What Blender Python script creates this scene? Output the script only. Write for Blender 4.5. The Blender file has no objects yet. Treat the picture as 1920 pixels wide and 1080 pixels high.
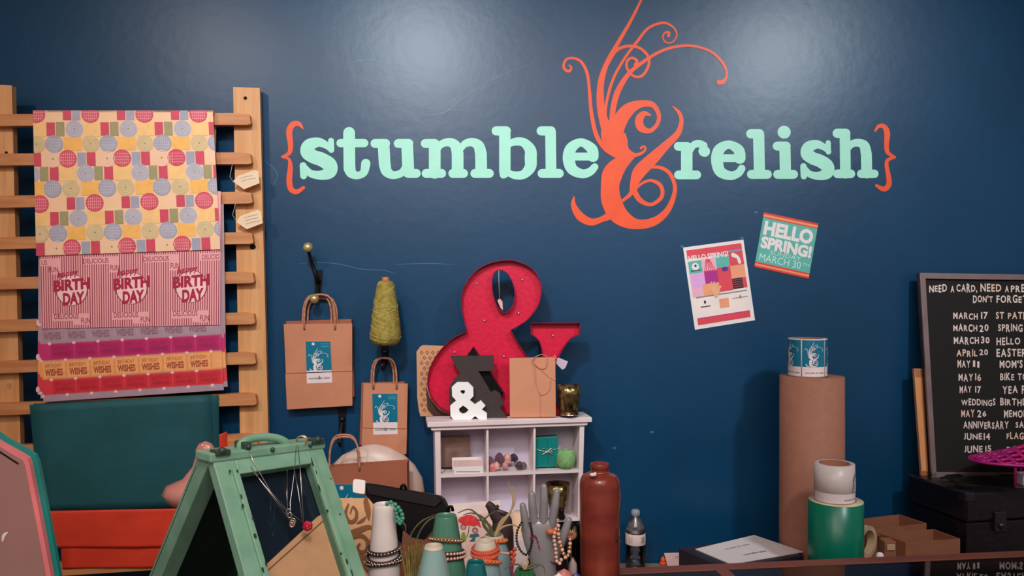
import bpy, math, random
from mathutils import Vector, Matrix
from mathutils.geometry import tessellate_polygon
random.seed(7)
S = bpy.context.scene
COL = S.collection
PI = math.pi
# ------------------------------------------------------------------ camera, world, lights, exposure
F, CAMZ = 1500.0, 1.65                      # focal length in pixels of a 1920 wide frame, eye height
WALL = 2.95                                 # distance of the painted wall
cam = bpy.data.objects.new('camera', bpy.data.cameras.new('camera'))
cam.data.sensor_width = 36.0
cam.data.lens = 36.0 * F / 1920.0
cam.data.clip_start = 0.05
cam.location = (0, 0, CAMZ)
cam.rotation_euler = (PI / 2, 0, 0)
COL.objects.link(cam)
S.camera = cam
S.view_settings.view_transform = 'Standard'
S.view_settings.look = 'None'
S.view_settings.gamma = 1
S.view_settings.use_curve_mapping = False
S.view_settings.exposure = 0.0
w = bpy.data.worlds.new('world')
S.world = w
w.use_nodes = True
bg = w.node_tree.nodes['Background']
bg.inputs[0].default_value = (1.0, 0.80, 0.76, 1)
bg.inputs[1].default_value = 0.24

def spot(name, loc, target, power, color, angle=100, blend=1.0, size=0.05):
    l = bpy.data.lights.new(name, 'SPOT')
    l.energy = power; l.color = color; l.spot_size = math.radians(angle); l.spot_blend = blend
    l.shadow_soft_size = size
    o = bpy.data.objects.new(name, l)
    o.location = loc
    o.rotation_euler = (Vector(target) - Vector(loc)).to_track_quat('-Z', 'Y').to_euler()
    COL.objects.link(o)
    return o

def area(name, loc, target, power, color, sx, sy):
    l = bpy.data.lights.new(name, 'AREA')
    l.energy = power; l.color = color; l.shape = 'RECTANGLE'; l.size = sx; l.size_y = sy
    o = bpy.data.objects.new(name, l)
    o.location = loc
    o.rotation_euler = (Vector(target) - Vector(loc)).to_track_quat('-Z', 'Y').to_euler()
    COL.objects.link(o)
    return o

spot('ceiling_spot', (-0.58, 0.62, 3.25), (-0.42, 2.95, 1.95), 165, (0.86, 0.95, 1.0), 64, 1.0, 0.12)
spot('ceiling_spot', (1.72, 0.62, 3.20), (1.05, 2.95, 1.80), 165, (0.86, 0.95, 1.0), 64, 1.0, 0.12)
spot('ceiling_spot', (-1.9, 0.5, 3.25), (-1.35, 2.9, 1.45), 70, (1.0, 0.86, 0.74), 80, 0.9, 0.08)
area('overhead_fill', (0.1, 0.25, 3.28), (0.0, 1.9, 0.9), 22, (1.0, 0.84, 0.80), 2.4, 0.7)  # unseen warm fill added overhead to lift the front objects
area('rear_fill', (-0.1, -1.1, 3.2), (-0.1, 1.6, 0.9), 46, (1.0, 0.86, 0.80), 3.2, 1.4)  # soft fill added behind the camera, brightening the near counter

spot('counter_fill', (0.0, 0.25, 2.65), (-0.1, 1.65, 1.05), 42, (1.0, 0.86, 0.78), 60, 1.0, 0.10)  # unseen spot added to brighten vases and hand from the front

# ------------------------------------------------------------------ helpers
def lin(c):
    c /= 255.0
    return c / 12.92 if c <= 0.04045 else ((c + 0.055) / 1.055) ** 2.4

MATS = {}
def mat(name, rgb, rough=0.55, metal=0.0, var=0.10, scale=14.0, bump=0.0, spec=0.5, stretch=(1, 1, 1), trans=0.0,
        ior=1.45, coat=0.0, rgb2=None, alpha=1.0, detail=4.0, bscale=None):
    if name in MATS: return MATS[name]
    m = bpy.data.materials.new(name)
    m.use_nodes = True
    nt = m.node_tree
    b = nt.nodes['Principled BSDF']
    tc = nt.nodes.new('ShaderNodeTexCoord')
    mp = nt.nodes.new('ShaderNodeMapping')
    mp.inputs['Scale'].default_value = stretch
    nt.links.new(tc.outputs['Object'], mp.inputs['Vector'])
    no = nt.nodes.new('ShaderNodeTexNoise')
    no.inputs['Scale'].default_value = scale
    no.inputs['Detail'].default_value = detail
    nt.links.new(mp.outputs['Vector'], no.inputs['Vector'])
    rp = nt.nodes.new('ShaderNodeValToRGB')
    c = [lin(x) for x in rgb]
    c2 = [lin(x) for x in rgb2] if rgb2 else [min(1, x * (1 + var)) for x in c]
    c1 = c if rgb2 else [x * (1 - var) for x in c]
    rp.color_ramp.elements[0].position = 0.35
    rp.color_ramp.elements[1].position = 0.65
    rp.color_ramp.elements[0].color = (*c1, 1)
    rp.color_ramp.elements[1].color = (*c2, 1)
    nt.links.new(no.outputs['Fac'], rp.inputs['Fac'])
    nt.links.new(rp.outputs['Color'], b.inputs['Base Color'])
    b.inputs['Roughness'].default_value = rough
    b.inputs['Metallic'].default_value = metal
    b.inputs['Specular IOR Level'].default_value = spec
    b.inputs['IOR'].default_value = ior
    if trans: b.inputs['Transmission Weight'].default_value = trans
    if coat:
        b.inputs['Coat Weight'].default_value = coat
        b.inputs['Coat Roughness'].default_value = 0.08
    if alpha < 1: b.inputs['Alpha'].default_value = alpha
    if bump:
        bn = nt.nodes.new('ShaderNodeBump')
        bn.inputs['Strength'].default_value = bump
        bn.inputs['Distance'].default_value = 0.01
        src = no
        if bscale:
            src = nt.nodes.new('ShaderNodeTexNoise')
            src.inputs['Scale'].default_value = bscale
            src.inputs['Detail'].default_value = 6
            nt.links.new(mp.outputs['Vector'], src.inputs['Vector'])
        nt.links.new(src.outputs['Fac'], bn.inputs['Height'])
        nt.links.new(bn.outputs['Normal'], b.inputs['Normal'])
    MATS[name] = m
    return m

def thin_glass(name, rgb, rough=0.03, ior=1.5):      # a thin pane or shell: fresnel mix of see-through and mirror
    m = bpy.data.materials.new(name); m.use_nodes = True
    nt = m.node_tree; nt.nodes.clear()
    out = nt.nodes.new('ShaderNodeOutputMaterial'); mix = nt.nodes.new('ShaderNodeMixShader'); fr = nt.nodes.new('ShaderNodeFresnel')
    tr = nt.nodes.new('ShaderNodeBsdfTransparent'); gl = nt.nodes.new('ShaderNodeBsdfGlossy')
    tc = nt.nodes.new('ShaderNodeTexCoord'); no = nt.nodes.new('ShaderNodeTexNoise'); mr = nt.nodes.new('ShaderNodeMapRange')
    no.inputs['Scale'].default_value = 6.0
    mr.inputs['To Min'].default_value = rough*.6; mr.inputs['To Max'].default_value = rough*1.4
    nt.links.new(tc.outputs['Object'], no.inputs['Vector']); nt.links.new(no.outputs['Fac'], mr.inputs['Value']); nt.links.new(mr.outputs['Result'], gl.inputs['Roughness'])
    fr.inputs['IOR'].default_value = ior
    tr.inputs['Color'].default_value = (*[lin(x) for x in rgb], 1)
    nt.links.new(fr.outputs['Fac'], mix.inputs['Fac']); nt.links.new(tr.outputs[0], mix.inputs[1]); nt.links.new(gl.outputs[0], mix.inputs[2])
    nt.links.new(mix.outputs[0], out.inputs['Surface'])
    return m

def P(px, py, z):
    return Vector(((px - 960) / F * z, z, CAMZ - (py - 540) / F * z))
EYE = Vector((0, 0, CAMZ))

class Plane:
    """a real plane in the room; m(px, py, off) is the point of it seen at that place of the photograph, off towards its front"""
    def __init__(s, p0, n):
        s.p0 = Vector(p0); s.n = Vector(n).normalized()
    def m(s, px, py, off=0.0):
        d = Vector(((px - 960) / F, 1.0, -(py - 540) / F))
        t = ((s.p0 - EYE).dot(s.n)) / d.dot(s.n)
        return EYE + d * t + s.n * off
def flat(z): return Plane((0, z, 0), (0, -1, 0))
def level(Z): return Plane((0, 0, Z), (0, 0, 1))
def yawed(px, py, z, deg):
    a = math.radians(deg)
    return Plane(P(px, py, z), (math.sin(a), -math.cos(a), 0))

def quadmap(m, tl, tr, br, bl):
    def f(u, v, off=0.0):
        x = (1-u)*(1-v)*tl[0] + u*(1-v)*tr[0] + u*v*br[0] + (1-u)*v*bl[0]
        y = (1-u)*(1-v)*tl[1] + u*(1-v)*tr[1] + u*v*br[1] + (1-u)*v*bl[1]
        return m(x, y, off)
    return f
def quad3(tl, tr, br, bl):
    n = (bl - tl).cross(tr - tl).normalized()
    def f(u, v, off=0.0):
        return tl*((1-u)*(1-v)) + tr*(u*(1-v)) + br*(u*v) + bl*((1-u)*v) + n*off
    return f
def sub(f, x0, y0, x1, y1):
    return lambda u, v, off=0.0: f(x0 + (x1-x0)*u, y0 + (y1-y0)*v, off)
def zoomed(f, s, ox, oy):
    return lambda x, y, off=0.0: f(ox + x / s, oy + y / s, off)

TXT = {}
def text_geo(s, bold=0.0, shear=0.0):
    k = (s, bold, shear)
    if k in TXT: return TXT[k]
    cu = bpy.data.curves.new('lettering', 'FONT')
    cu.body = s; cu.offset = bold; cu.shear = shear; cu.resolution_u = 3
    ob = bpy.data.objects.new('lettering', cu)
    COL.objects.link(ob)
    dg = bpy.context.evaluated_depsgraph_get()
    me = bpy.data.meshes.new_from_object(ob.evaluated_get(dg))
    vs = [(v.co.x, v.co.y) for v in me.vertices]
    fs = [tuple(p.vertices) for p in me.polygons]
    bpy.data.objects.remove(ob); bpy.data.meshes.remove(me); bpy.data.curves.remove(cu)
    x0 = min(v[0] for v in vs); x1 = max(v[0] for v in vs); y0 = min(v[1] for v in vs); y1 = max(v[1] for v in vs)
    r = ([((x-x0)/(x1-x0 or 1), 1-(y-y0)/(y1-y0 or 1)) for x, y in vs], fs, (x1-x0)/(y1-y0 or 1))
    TXT[k] = r
    return r

def catmull(pts, n=8):
    out = []
    L = len(pts)
    for i in range(L - 1):
        p0 = pts[max(i-1, 0)]; p1 = pts[i]; p2 = pts[i+1]; p3 = pts[min(i+2, L-1)]
        for k in range(n):
            t = k / n
            out.append(tuple(0.5*((2*b) + (-a+c)*t + (2*a-5*b+4*c-d)*t*t + (-a+3*b-3*c+d)*t**3) for a, b, c, d in zip(p0, p1, p2, p3)))
    out.append(tuple(pts[-1]))
    return out

class MB:
    def __init__(s, m=None):
        s.v = []; s.f = []; s.mi = []; s.sm = []; s.mats = []; s.cur = m; s.k = 0; s.j = 0
    def mid(s, m):
        m = m or s.cur
        if m not in s.mats: s.mats.append(m)
        return s.mats.index(m)
    def raw(s, vs, fs, m=None, smooth=False):
        b = len(s.v); i = s.mid(m)
        s.v += [Vector(v) for v in vs]
        for f in fs:
            s.f.append(tuple(b + x for x in f)); s.mi.append(i); s.sm.append(smooth)
        return s
    def poly(s, pts, m=None): return s.raw(pts, [tuple(range(len(pts)))], m)
    def hexa(s, p, m=None):      # p: 8 points, first face 0-3, opposite 4-7
        return s.raw(p, [(0,1,2,3), (7,6,5,4), (0,4,5,1), (1,5,6,2), (2,6,7,3), (3,7,4,0)], m)
    def box(s, c, size, m=None, rot=None):
        c = Vector(c); R = rot or Matrix.Identity(3)
        h = [x/2 for x in size]
        q = [(-1,-1,-1),(1,-1,-1),(1,-1,1),(-1,-1,1),(-1,1,-1),(1,1,-1),(1,1,1),(-1,1,1)]
        return s.hexa([c + R @ Vector((a*h[0], b*h[1], d*h[2])) for a, b, d in q], m)
    def slab(s, f, x0, y0, x1, y1, o0, o1, m=None):     # box standing on a mapping, o0 back offset, o1 front offset
        c = [(x0,y0),(x1,y0),(x1,y1),(x0,y1)]
        return s.hexa([f(x, y, o1) for x, y in c] + [f(x, y, o0) for x, y in c], m)
    def qslab(s, f, c, o0, o1, m=None):
        return s.hexa([f(x, y, o1) for x, y in c] + [f(x, y, o0) for x, y in c], m)
    def lift(s):          # successive prints in one mesh lie a hair above each other
        s.j = (s.j + 1) % 48
        return s.j*5e-6
    def rect(s, f, x0, y0, x1, y1, off, m=None):
        off += s.lift()
        return s.poly([f(x0,y0,off), f(x1,y0,off), f(x1,y1,off), f(x0,y1,off)], m)
    def ell(s, f, cx, cy, rx, ry, off, m=None, n=20):
        off += s.lift()
        return s.poly([f(cx+rx*math.cos(2*PI*i/n), cy+ry*math.sin(2*PI*i/n), off) for i in range(n)], m)
    def ring(s, f, cx, cy, rx, ry, wd, off, m=None, n=24):
        off += s.lift()
        vs = []; fs = []
        for i in range(n):
            a = 2*PI*i/n
            vs += [f(cx+rx*math.cos(a), cy+ry*math.sin(a), off), f(cx+(rx-wd)*math.cos(a), cy+(ry-wd)*math.sin(a), off)]
            j = (i+1) % n
            fs.append((2*i, 2*j, 2*j+1, 2*i+1))
        return s.raw(vs, fs, m)
    def prism(s, f, outer, o0, o1, m=None, holes=(), back=True, mside=None):
        loops = [list(outer)] + [list(h) for h in holes]
        flatp = [p for l in loops for p in l]
        tris = tessellate_polygon([[Vector((x, y, 0)) for x, y in l] for l in loops])
        s.raw([f(x, y, o1) for x, y in flatp], tris, m)
        if back: s.raw([f(x, y, o0) for x, y in flatp], [t[::-1] for t in tris], m)
        for l in loops:
            n = len(l)
            s.raw([f(x, y, o1) for x, y in l] + [f(x, y, o0) for x, y in l],
                  [(i, n+i, n+(i+1) % n, (i+1) % n) for i in range(n)], mside or m)
        return s
    def stroke(s, f, pts, ws, off, m=None, n=8, dz=0.00004, caps=True):
        if not hasattr(ws, '__len__'): ws = [ws]*len(pts)
        pp = catmull([(p[0], p[1], w_) for p, w_ in zip(pts, ws)], n) if len(pts) > 2 else [(p[0], p[1], w_) for p, w_ in zip(pts, ws)]
        s.k += 1
        off = off + dz * s.k
        vs = []; fs = []
        L = len(pp)
        for i, (x, y, w_) in enumerate(pp):
            a = pp[max(i-1, 0)]; b = pp[min(i+1, L-1)]
            dx, dy = b[0]-a[0], b[1]-a[1]
            d = math.hypot(dx, dy) or 1
            nx, ny = -dy/d, dx/d
            h = max(w_, 1e-4)/2
            oi = off + i*dz*.05
            vs += [f(x+nx*h, y+ny*h, oi), f(x-nx*h, y-ny*h, oi)]
            if i: fs.append((2*i-2, 2*i, 2*i+1, 2*i-1))
        s.raw(vs, fs, m)
        if caps:
            for e, q_ in ((pp[0], -.5), (pp[-1], 5.5)): s.ell(f, e[0], e[1], max(e[2], 1e-4)/2, max(e[2], 1e-4)/2, off+dz*q_, m, 14)
        return s
    def text(s, f, txt, x0, y0, x1, y1, off, m=None, bold=0.0, dx=0.0, dy=0.0, shear=0.0):
        """fits the writing in the box x0..x1, y0 (top) .. y1 (baseline); dy: rise of the right end, dx: lean of the top"""
        vs, fs, _ = text_geo(txt, bold, shear)
        return s.raw([f(x0+(x1-x0)*u+dx*(1-v), y0+(y1-y0)*v+dy*u, off) for u, v in vs], fs, m)
    def tube(s, path, r, m=None, seg=8, closed=False, caps=True):
        path = [Vector(p) for p in path]; L = len(path)
        rs = r if hasattr(r, '__len__') else [r]*L
        t0 = (path[1]-path[0]).normalized()
        up = Vector((0,0,1)) if abs(t0.z) < .9 else Vector((1,0,0))
        nrm = t0.cross(up).normalized()
        vs = []; fs = []
        for i, p in enumerate(path):
            if closed: t = (path[(i+1) % L]-path[i-1])
            else: t = path[min(i+1, L-1)]-path[max(i-1, 0)]
            t = t.normalized() if t.length > 1e-9 else t0
            nrm = (nrm - t*nrm.dot(t))
            nrm = nrm.normalized() if nrm.length > 1e-6 else t.orthogonal().normalized()
            bi = t.cross(nrm)
            for k in range(seg):
                a = 2*PI*k/seg
                vs.append(p + (nrm*math.cos(a) + bi*math.sin(a))*rs[i])
        for i in range(L if closed else L-1):
            j = (i+1) % L
            for k in range(seg):
                k2 = (k+1) % seg
                fs.append((i*seg+k, i*seg+k2, j*seg+k2, j*seg+k))
        if caps and not closed:
            fs.append(tuple(range(seg-1, -1, -1))); fs.append(tuple((L-1)*seg+k for k in range(seg)))
        return s.raw(vs, fs, m, True)
    def curve(s, pts, r, m=None, seg=8, n=8):
        if hasattr(r, '__len__'):
            pp = catmull([(*p, q) for p, q in zip(pts, r)], n)
            return s.tube([p[:3] for p in pp], [max(p[3], 1e-4) for p in pp], m, seg)
        return s.tube(catmull([tuple(p) for p in pts], n), r, m, seg)
    def lathe(s, c, prof, m=None, seg=32, sy=1.0, wob=None, cap=True):
        c = Vector(c); vs = []; fs = []
        for (r, z) in prof:
            for k in range(seg):
                a = 2*PI*k/seg
                rr = r*(1 + (wob(a, z) if wob else 0))
                vs.append(c + Vector((rr*math.cos(a), rr*math.sin(a)*sy, z)))
        for i in range(len(prof)-1):
            for k in range(seg):
                k2 = (k+1) % seg
                fs.append((i*seg+k, i*seg+k2, (i+1)*seg+k2, (i+1)*seg+k))
        if cap and prof[0][0] > 1e-5: fs.append(tuple(range(seg-1, -1, -1)))
        if cap and prof[-1][0] > 1e-5: fs.append(tuple((len(prof)-1)*seg+k for k in range(seg)))
        return s.raw(vs, fs, m, True)
    def ball(s, c, r, m=None, seg=10, sc=(1,1,1), rings=None):
        rings = rings or max(4, seg//2)
        vs = []; fs = []
        c = Vector(c)
        for i in range(rings+1):
            t = PI*i/rings
            for k in range(seg):
                a = 2*PI*k/seg
                vs.append(c + Vector((r*sc[0]*math.sin(t)*math.cos(a), r*sc[1]*math.sin(t)*math.sin(a), r*sc[2]*math.cos(t))))
        for i in range(rings):
            for k in range(seg):
                k2 = (k+1) % seg
                fs.append((i*seg+k, (i+1)*seg+k, (i+1)*seg+k2, i*seg+k2))
        return s.raw(vs, fs, m, True)
    def beads(s, path, r, m=None, step=2.05, seg=8, m2=None, closed=False):
        path = [Vector(p) for p in path]
        if closed: path.append(path[0])
        need = 0.0; k = 0
        for a, b in zip(path, path[1:]):
            d = (b-a).length
            while need <= d and d > 0:
                s.ball(a.lerp(b, need/d), r, m2 if (m2 and k % 2) else m, seg)
                need += r*step; k += 1
            need -= d
        return s
    def build(s, name, parent=None, origin=None, bevel=0.0, subd=0):
        if origin is None:
            if parent is not None: origin = WORLD[parent.name]
            else:
                xs = [v.x for v in s.v]; ys = [v.y for v in s.v]; zs = [v.z for v in s.v]
                origin = Vector(((min(xs)+max(xs))/2, (min(ys)+max(ys))/2, min(zs)))
        me = bpy.data.meshes.new(name)
        me.from_pydata([v - origin for v in s.v], [], s.f)
        for m in s.mats: me.materials.append(m)
        me.polygons.foreach_set('material_index', s.mi)
        me.polygons.foreach_set('use_smooth', s.sm)
        me.update()
        o = bpy.data.objects.new(name, me)
        COL.objects.link(o)
        if parent is not None: o.parent = parent
        else: o.location = origin
        WORLD[o.name] = origin
        if bevel:
            b = o.modifiers.new('bevel', 'BEVEL'); b.width = bevel; b.segments = 2; b.limit_method = 'ANGLE'; b.angle_limit = math.radians(40)
        if subd:
            d = o.modifiers.new('subdivision', 'SUBSURF'); d.levels = subd; d.render_levels = subd
        return o
WORLD = {}

def tag(o, label=None, cat=None, group=None, kind=None):
    if label: o['label'] = label
    if cat: o['category'] = cat
    if group: o['group'] = group
    if kind: o['kind'] = kind
    return o
def thing(name, loc, label, cat, group=None):
    o = bpy.data.objects.new(name, None)
    o.empty_display_size = 0.05
    o.location = loc
    COL.objects.link(o)
    WORLD[o.name] = Vector(loc)
    return tag(o, label, cat, group)

# ------------------------------------------------------------------ materials
m_wall = mat('teal_blue_wall_paint', (5, 60, 94), 0.36, var=0.07, scale=3.0, bump=0.06, spec=0.5, bscale=24)
m_scuff = mat('scratched_wall_paint', (52, 104, 134), 0.36)
m_mint = mat('mint_paint', (164, 230, 206), 0.42, var=0.03)
m_orange = mat('orange_paint', (238, 82, 36), 0.42, var=0.05)
m_pine = mat('pine_wood', (204, 142, 88), 0.5, scale=9, stretch=(5, 5, 0.35), rgb2=(220, 164, 108), bump=0.05)
m_pineh = mat('pine_wood_along', (190, 120, 72), 0.5, scale=9, stretch=(0.4, 5, 6), rgb2=(208, 144, 92), bump=0.05)
m_hole = mat('dark_hole', (26, 18, 16), 0.9)
m_kraft = mat('kraft_paper', (196, 130, 98), 0.75, scale=10, var=0.06, bump=0.05)
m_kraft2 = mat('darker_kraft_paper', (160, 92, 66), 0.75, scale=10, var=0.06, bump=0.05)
m_krft3 = mat('grey_kraft_paper', (156, 102, 80), 0.7, scale=40, var=0.05)
m_card = mat('corrugated_cardboard', (146, 92, 66), 0.85, scale=22, var=0.06)
m_handle = mat('twisted_paper_cord', (184, 124, 94), 0.8, scale=90, var=0.25)
m_white = mat('white_paper', (236, 226, 224), 0.6, var=0.02)
m_shelf = mat('white_painted_wood', (226, 208, 208), 0.45, var=0.03, scale=8)
m_shelfback = mat('lilac_white_backing', (206, 196, 214), 0.6, var=0.03)
m_teal_label = mat('teal_label_print', (14, 112, 140), 0.3, var=0.05)
m_label_white = mat('white_label_print', (232, 214, 214), 0.35, var=0.02)
m_grey_ink = mat('grey_ink', (120, 112, 116), 0.5)
m_brass = mat('aged_brass', (206, 184, 128), 0.32, metal=0.6)
m_iron = mat('black_iron', (24, 20, 24), 0.4, metal=0.3)
m_red = mat('red_enamel_metal', (206, 8, 54), 0.42, metal=0.0, scale=60, rgb2=(214, 16, 64), bump=0.12)
m_rim = mat('dark_red_rim_metal', (122, 14, 50), 0.40, metal=0.35, scale=40, rgb2=(156, 30, 66))
m_bulb = mat('clear_bulb', (232, 210, 190), 0.15, trans=0.3)
m_black = mat('black_plastic', (9, 8, 9), 0.38, spec=.3, var=0.05)
m_dkwood = mat('dark_stained_wood', (58, 46, 44), 0.6, var=0.08, scale=30)
m_sage = mat('sage_green_paint', (116, 164, 138), 0.42, scale=22, rgb2=(134, 180, 154), bump=0.04)
m_sage_d = mat('chipped_dark_patches', (44, 50, 46), 0.7)
m_silver = mat('silver', (220, 215, 210), 0.22, metal=1.0)
m_glass = mat('clear_glass', (250, 252, 252), 0.02, trans=1.0, var=0.0, ior=1.45)

# ------------------------------------------------------------------ the setting
WP = flat(WALL)
wm = WP.m
b = MB(m_wall)
b.box((0, WALL+0.05, 1.7), (9.0, 0.10, 3.4))
for pts in ([(560,494),(600,492),(640,496),(680,505),(720,507),(742,514)], [(742,496),(800,494),(850,496)], [(780,215),(830,212),(880,176),(930,146),(1000,118)],
            [(495,300),(520,325),(512,350)], [(655,120),(690,112),(740,122)], [(820,218),(850,205),(880,212)]):
    b.stroke(wm, pts, [0.8, 1.6] + [1.3]*(len(pts)-3) + [0.7], 0.0006, m_scuff, n=5, caps=False)
for x, y in ((1420, 398), (1530, 420), (1282, 462), (1394, 446), (1155, 840), (930, 838), (1225, 810)):
    b.ell(wm, x-3, y, 4, 2.4, 0.0008, m_scuff, 9)
tag(b.build('wall_back'), kind='structure')
m_floor = mat('dark_plank_floor', (84, 58, 44), 0.5, scale=6, stretch=(0.3, 6, 1), rgb2=(108, 76, 58))
tag(MB(m_floor).box((0, 1.0, -0.05), (9.0, 4.1, 0.10)).build('floor'), kind='structure')
m_ceil = mat('ceiling_paint', (196, 186, 180), 0.8)
tag(MB(m_ceil).box((0, 1.0, 3.45), (9.0, 4.1, 0.10)).build('ceiling'), kind='structure')

# ------------------------------------------------------------------ painted lettering on the wall
AMP = [  # strokes of the ornamental ampersand, in the coordinates of a 933 x 1080 enlargement
 ([(116,302),(126,312),(116,328),(98,322),(90,300),(105,273),(140,269),(175,290),(200,345),(210,430),(218,520),(240,620),(280,685),(328,722)], [8,10,13,13,12,11,12,13,14,15,17,20,18,10]),
 ([(452,-10),(400,95),(345,190),(290,290),(262,380),(260,480),(276,560),(300,620)], [10,14,18,22,30,36,42,60]),
 ([(488,530),(460,524),(438,550),(446,588),(485,603),(519,575),(528,530),(500,483),(440,480),(385,508),(345,562),(318,612),(338,668),(370,704),(415,714),(450,705),(467,686),(460,674),(446,682)], [10,26,38,36,22,18,20,26,36,60,72,112,105,66,22,13,10,9,12]),
 ([(405,722),(352,755),(316,800),(304,860),(312,930),(350,995),(425,1032),(510,1018),(570,965),(600,890),(598,840),(575,795),(535,772),(490,770)], [24,70,92,84,92,82,48,38,28,20,18,18,16,12]),
 ([(592,490),(622,520),(632,560),(615,615),(560,670),(500,730),(440,790),(416,840),(400,890),(362,924)], [5,18,20,28,38,54,60,40,20,14]),
 ([(412,872),(440,920),(490,942),(535,915),(545,880),(530,848),(490,831),(450,845),(420,872)], [26,24,16,18,18,18,14,12,12]),
 ([(138,906),(136,945),(165,995),(215,1022),(265,1010),(316,985)], [6,24,38,34,26,44]),
 ([(300,592),(284,540),(290,460),(320,360),(370,270),(430,190),(480,130),(550,106),(598,130),(610,165),(590,195),(560,195),(546,172),(556,152),(574,150),(572,166)], [6,9,13,13,12,13,12,12,9,7,6,7,7,8,12,15]),
 ([(312,575),(318,500),(340,420),(390,340),(450,290),(530,240),(610,215),(690,213),(770,240),(825,295),(840,345),(826,376),(805,380)], [26,26,27,20,16,14,13,12,12,13,12,18,22]),
 ([(290,295),(330,235),(385,213),(440,222),(478,260),(480,305),(450,350),(410,350),(382,315),(383,282),(405,267),(428,282),(420,300)], [20,16,14,13,13,13,13,12,12,12,12,14,16]),
]
def amp(mb, f, off, m, thick=1.0, n=5, dz=0.00004):
    for p, w_ in AMP: mb.stroke(f, p, [x*thick for x in w_], off, m, n=n, dz=dz)
S_ = ([(345,250),(318,226),(270,207),(218,224),(206,262),(240,290),(290,308),(336,340),(335,380),(285,398),(225,388),(188,355)], [30,36,48,66,72,70,72,74,66,48,38,36])
Z2 = zoomed(wm, 3.0968, 510, 200)
Z3 = zoomed(wm, 4.0, 1220, 200)
sc = 1.29
S2 = ([(1122+(x-163)*1.165, 250+(y-180)*1.235) for x, y in S_[0]], [w_*1.19 for w_ in S_[1]])
S_ = (S_[0], [w_*1.13 for w_ in S_[1]]); S2 = (S2[0], [w_*1.13 for w_ in S2[1]])
LET = [
 (Z2, [S_, ([(343,198),(345,252)], 34), ([(181,342),(184,402)], 40)]),
 (Z2, [([(448,152),(450,360)], 68), ([(398,212),(536,212)], 48), ([(450,345),(460,382),(495,400),(533,382),(545,330)], [68,62,44,46,54])]),
 (Z2, [([(648,222),(655,340)], 68), ([(598,214),(660,214)], 52), ([(655,330),(666,375),(705,398),(755,383),(780,345)], [68,62,46,44,44]), ([(785,222),(792,380)], 68), ([(733,214),(795,214)], 52), ([(792,388),(838,388)], 52)]),
 (Z2, [([(945,224),(945,385)], 68), ([(890,214),(945,214)], 52), ([(895,388),(985,388)], 52), ([(955,258),(985,218),(1030,207),(1065,228),(1078,275)], [30,42,50,62,68]), ([(1078,270),(1078,380)], 68), ([(1050,388),(1112,388)], 52), ([(1090,258),(1118,218),(1162,207),(1200,228),(1213,275)], [30,42,50,62,68]), ([(1213,270),(1215,380)], 68), ([(1178,388),(1262,388)], 52)]),
 (Z2, [([(1352,150),(1352,380)], 66), ([(1302,141),(1360,141)], 54), ([(1344,370),(1344,396)], 44), ([(1362,232),(1405,205),(1460,208),(1499,250),(1502,300),(1499,352),(1460,394),(1405,398),(1362,376)], [28,44,52,66,70,66,52,44,32])]),
 (Z2, [([(1617,146),(1620,380)], 62), ([(1563,141),(1620,141)], 54), ([(1568,388),(1668,388)], 52)]),
 (Z2, [([(1750,290),(1868,290)], 46), ([(1864,290),(1856,245),(1795,208),(1738,240),(1723,300),(1742,362),(1800,390),(1846,378),(1874,350)], [64,62,48,64,70,64,52,48,42])]),
 (Z3, [([(270,308),(270,500)], 86), ([(206,298),(262,298)], 66), ([(208,512),(345,512)], 66), ([(296,342),(318,292),(358,278),(398,292)], [34,52,56,56]), ([(398,334),(404,336)], 82)]),
 (Z3, [([(530,387),(680,387)], 58), ([(668,387),(658,325),(585,285),(515,322),(497,400),(520,485),(595,518),(655,500),(682,464)], [86,80,62,82,90,82,66,60,56])]),
 (Z3, [([(809,212),(815,500)], 84), ([(750,204),(815,204)], 70), ([(755,508),(874,508)], 68)]),
 (Z3, [([(999,192),(1001,192)], 98), ([(1006,306),(1010,500)], 84), ([(948,296),(1015,296)], 68), ([(952,508),(1070,508)], 68)]),
 (Z3, [S2, ([(1330,272),(1332,340)], 40), ([(1145,448),(1148,522)], 48)]),
 (Z3, [([(1456,208),(1460,500)], 80), ([(1398,200),(1462,200)], 70), ([(1400,504),(1500,504)], 66), ([(1474,322),(1510,280),(1560,272),(1602,296),(1616,360)], [38,54,60,76,82]), ([(1616,350),(1620,498)], 82), ([(1578,504),(1676,504)], 64)]),
]
word = thing('wall_lettering', P(1105, 430, WALL), 'two mint lower case words with a large orange flourished ampersand painted on the blue wall', 'lettering')
for f, strokes in LET:
    l = MB(m_mint)
    for p, w_ in strokes: l.stroke(f, p, w_, 0.001)
    l.build('letter', word)
l = MB(m_orange); l.stroke(Z2, [(181,128),(156,100),(122,104),(101,145),(108,225),(100,270),(60,292)], [7,26,34,36,30,24,14], 0.001)
l.stroke(Z2, [(60,292),(98,305),(107,350),(101,430),(112,480),(145,494),(184,470)], [14,16,28,34,32,28,18], 0.001); l.build('brace', word)
l = MB(m_orange); l.stroke(Z3, [(1682,183),(1706,150),(1745,147),(1772,195),(1768,290),(1778,345),(1830,380)], [14,26,34,44,36,32,18], 0.001)
l.stroke(Z3, [(1830,380),(1778,400),(1768,440),(1782,520),(1785,585),(1748,618),(1692,592)], [18,26,30,36,40,38,22], 0.001); l.build('brace', word)
l = MB(m_orange); amp(l, zoomed(wm, 2.455, 1020, 0), 0.0012, m_orange, n=8); l.build('ampersand', word)

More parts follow.
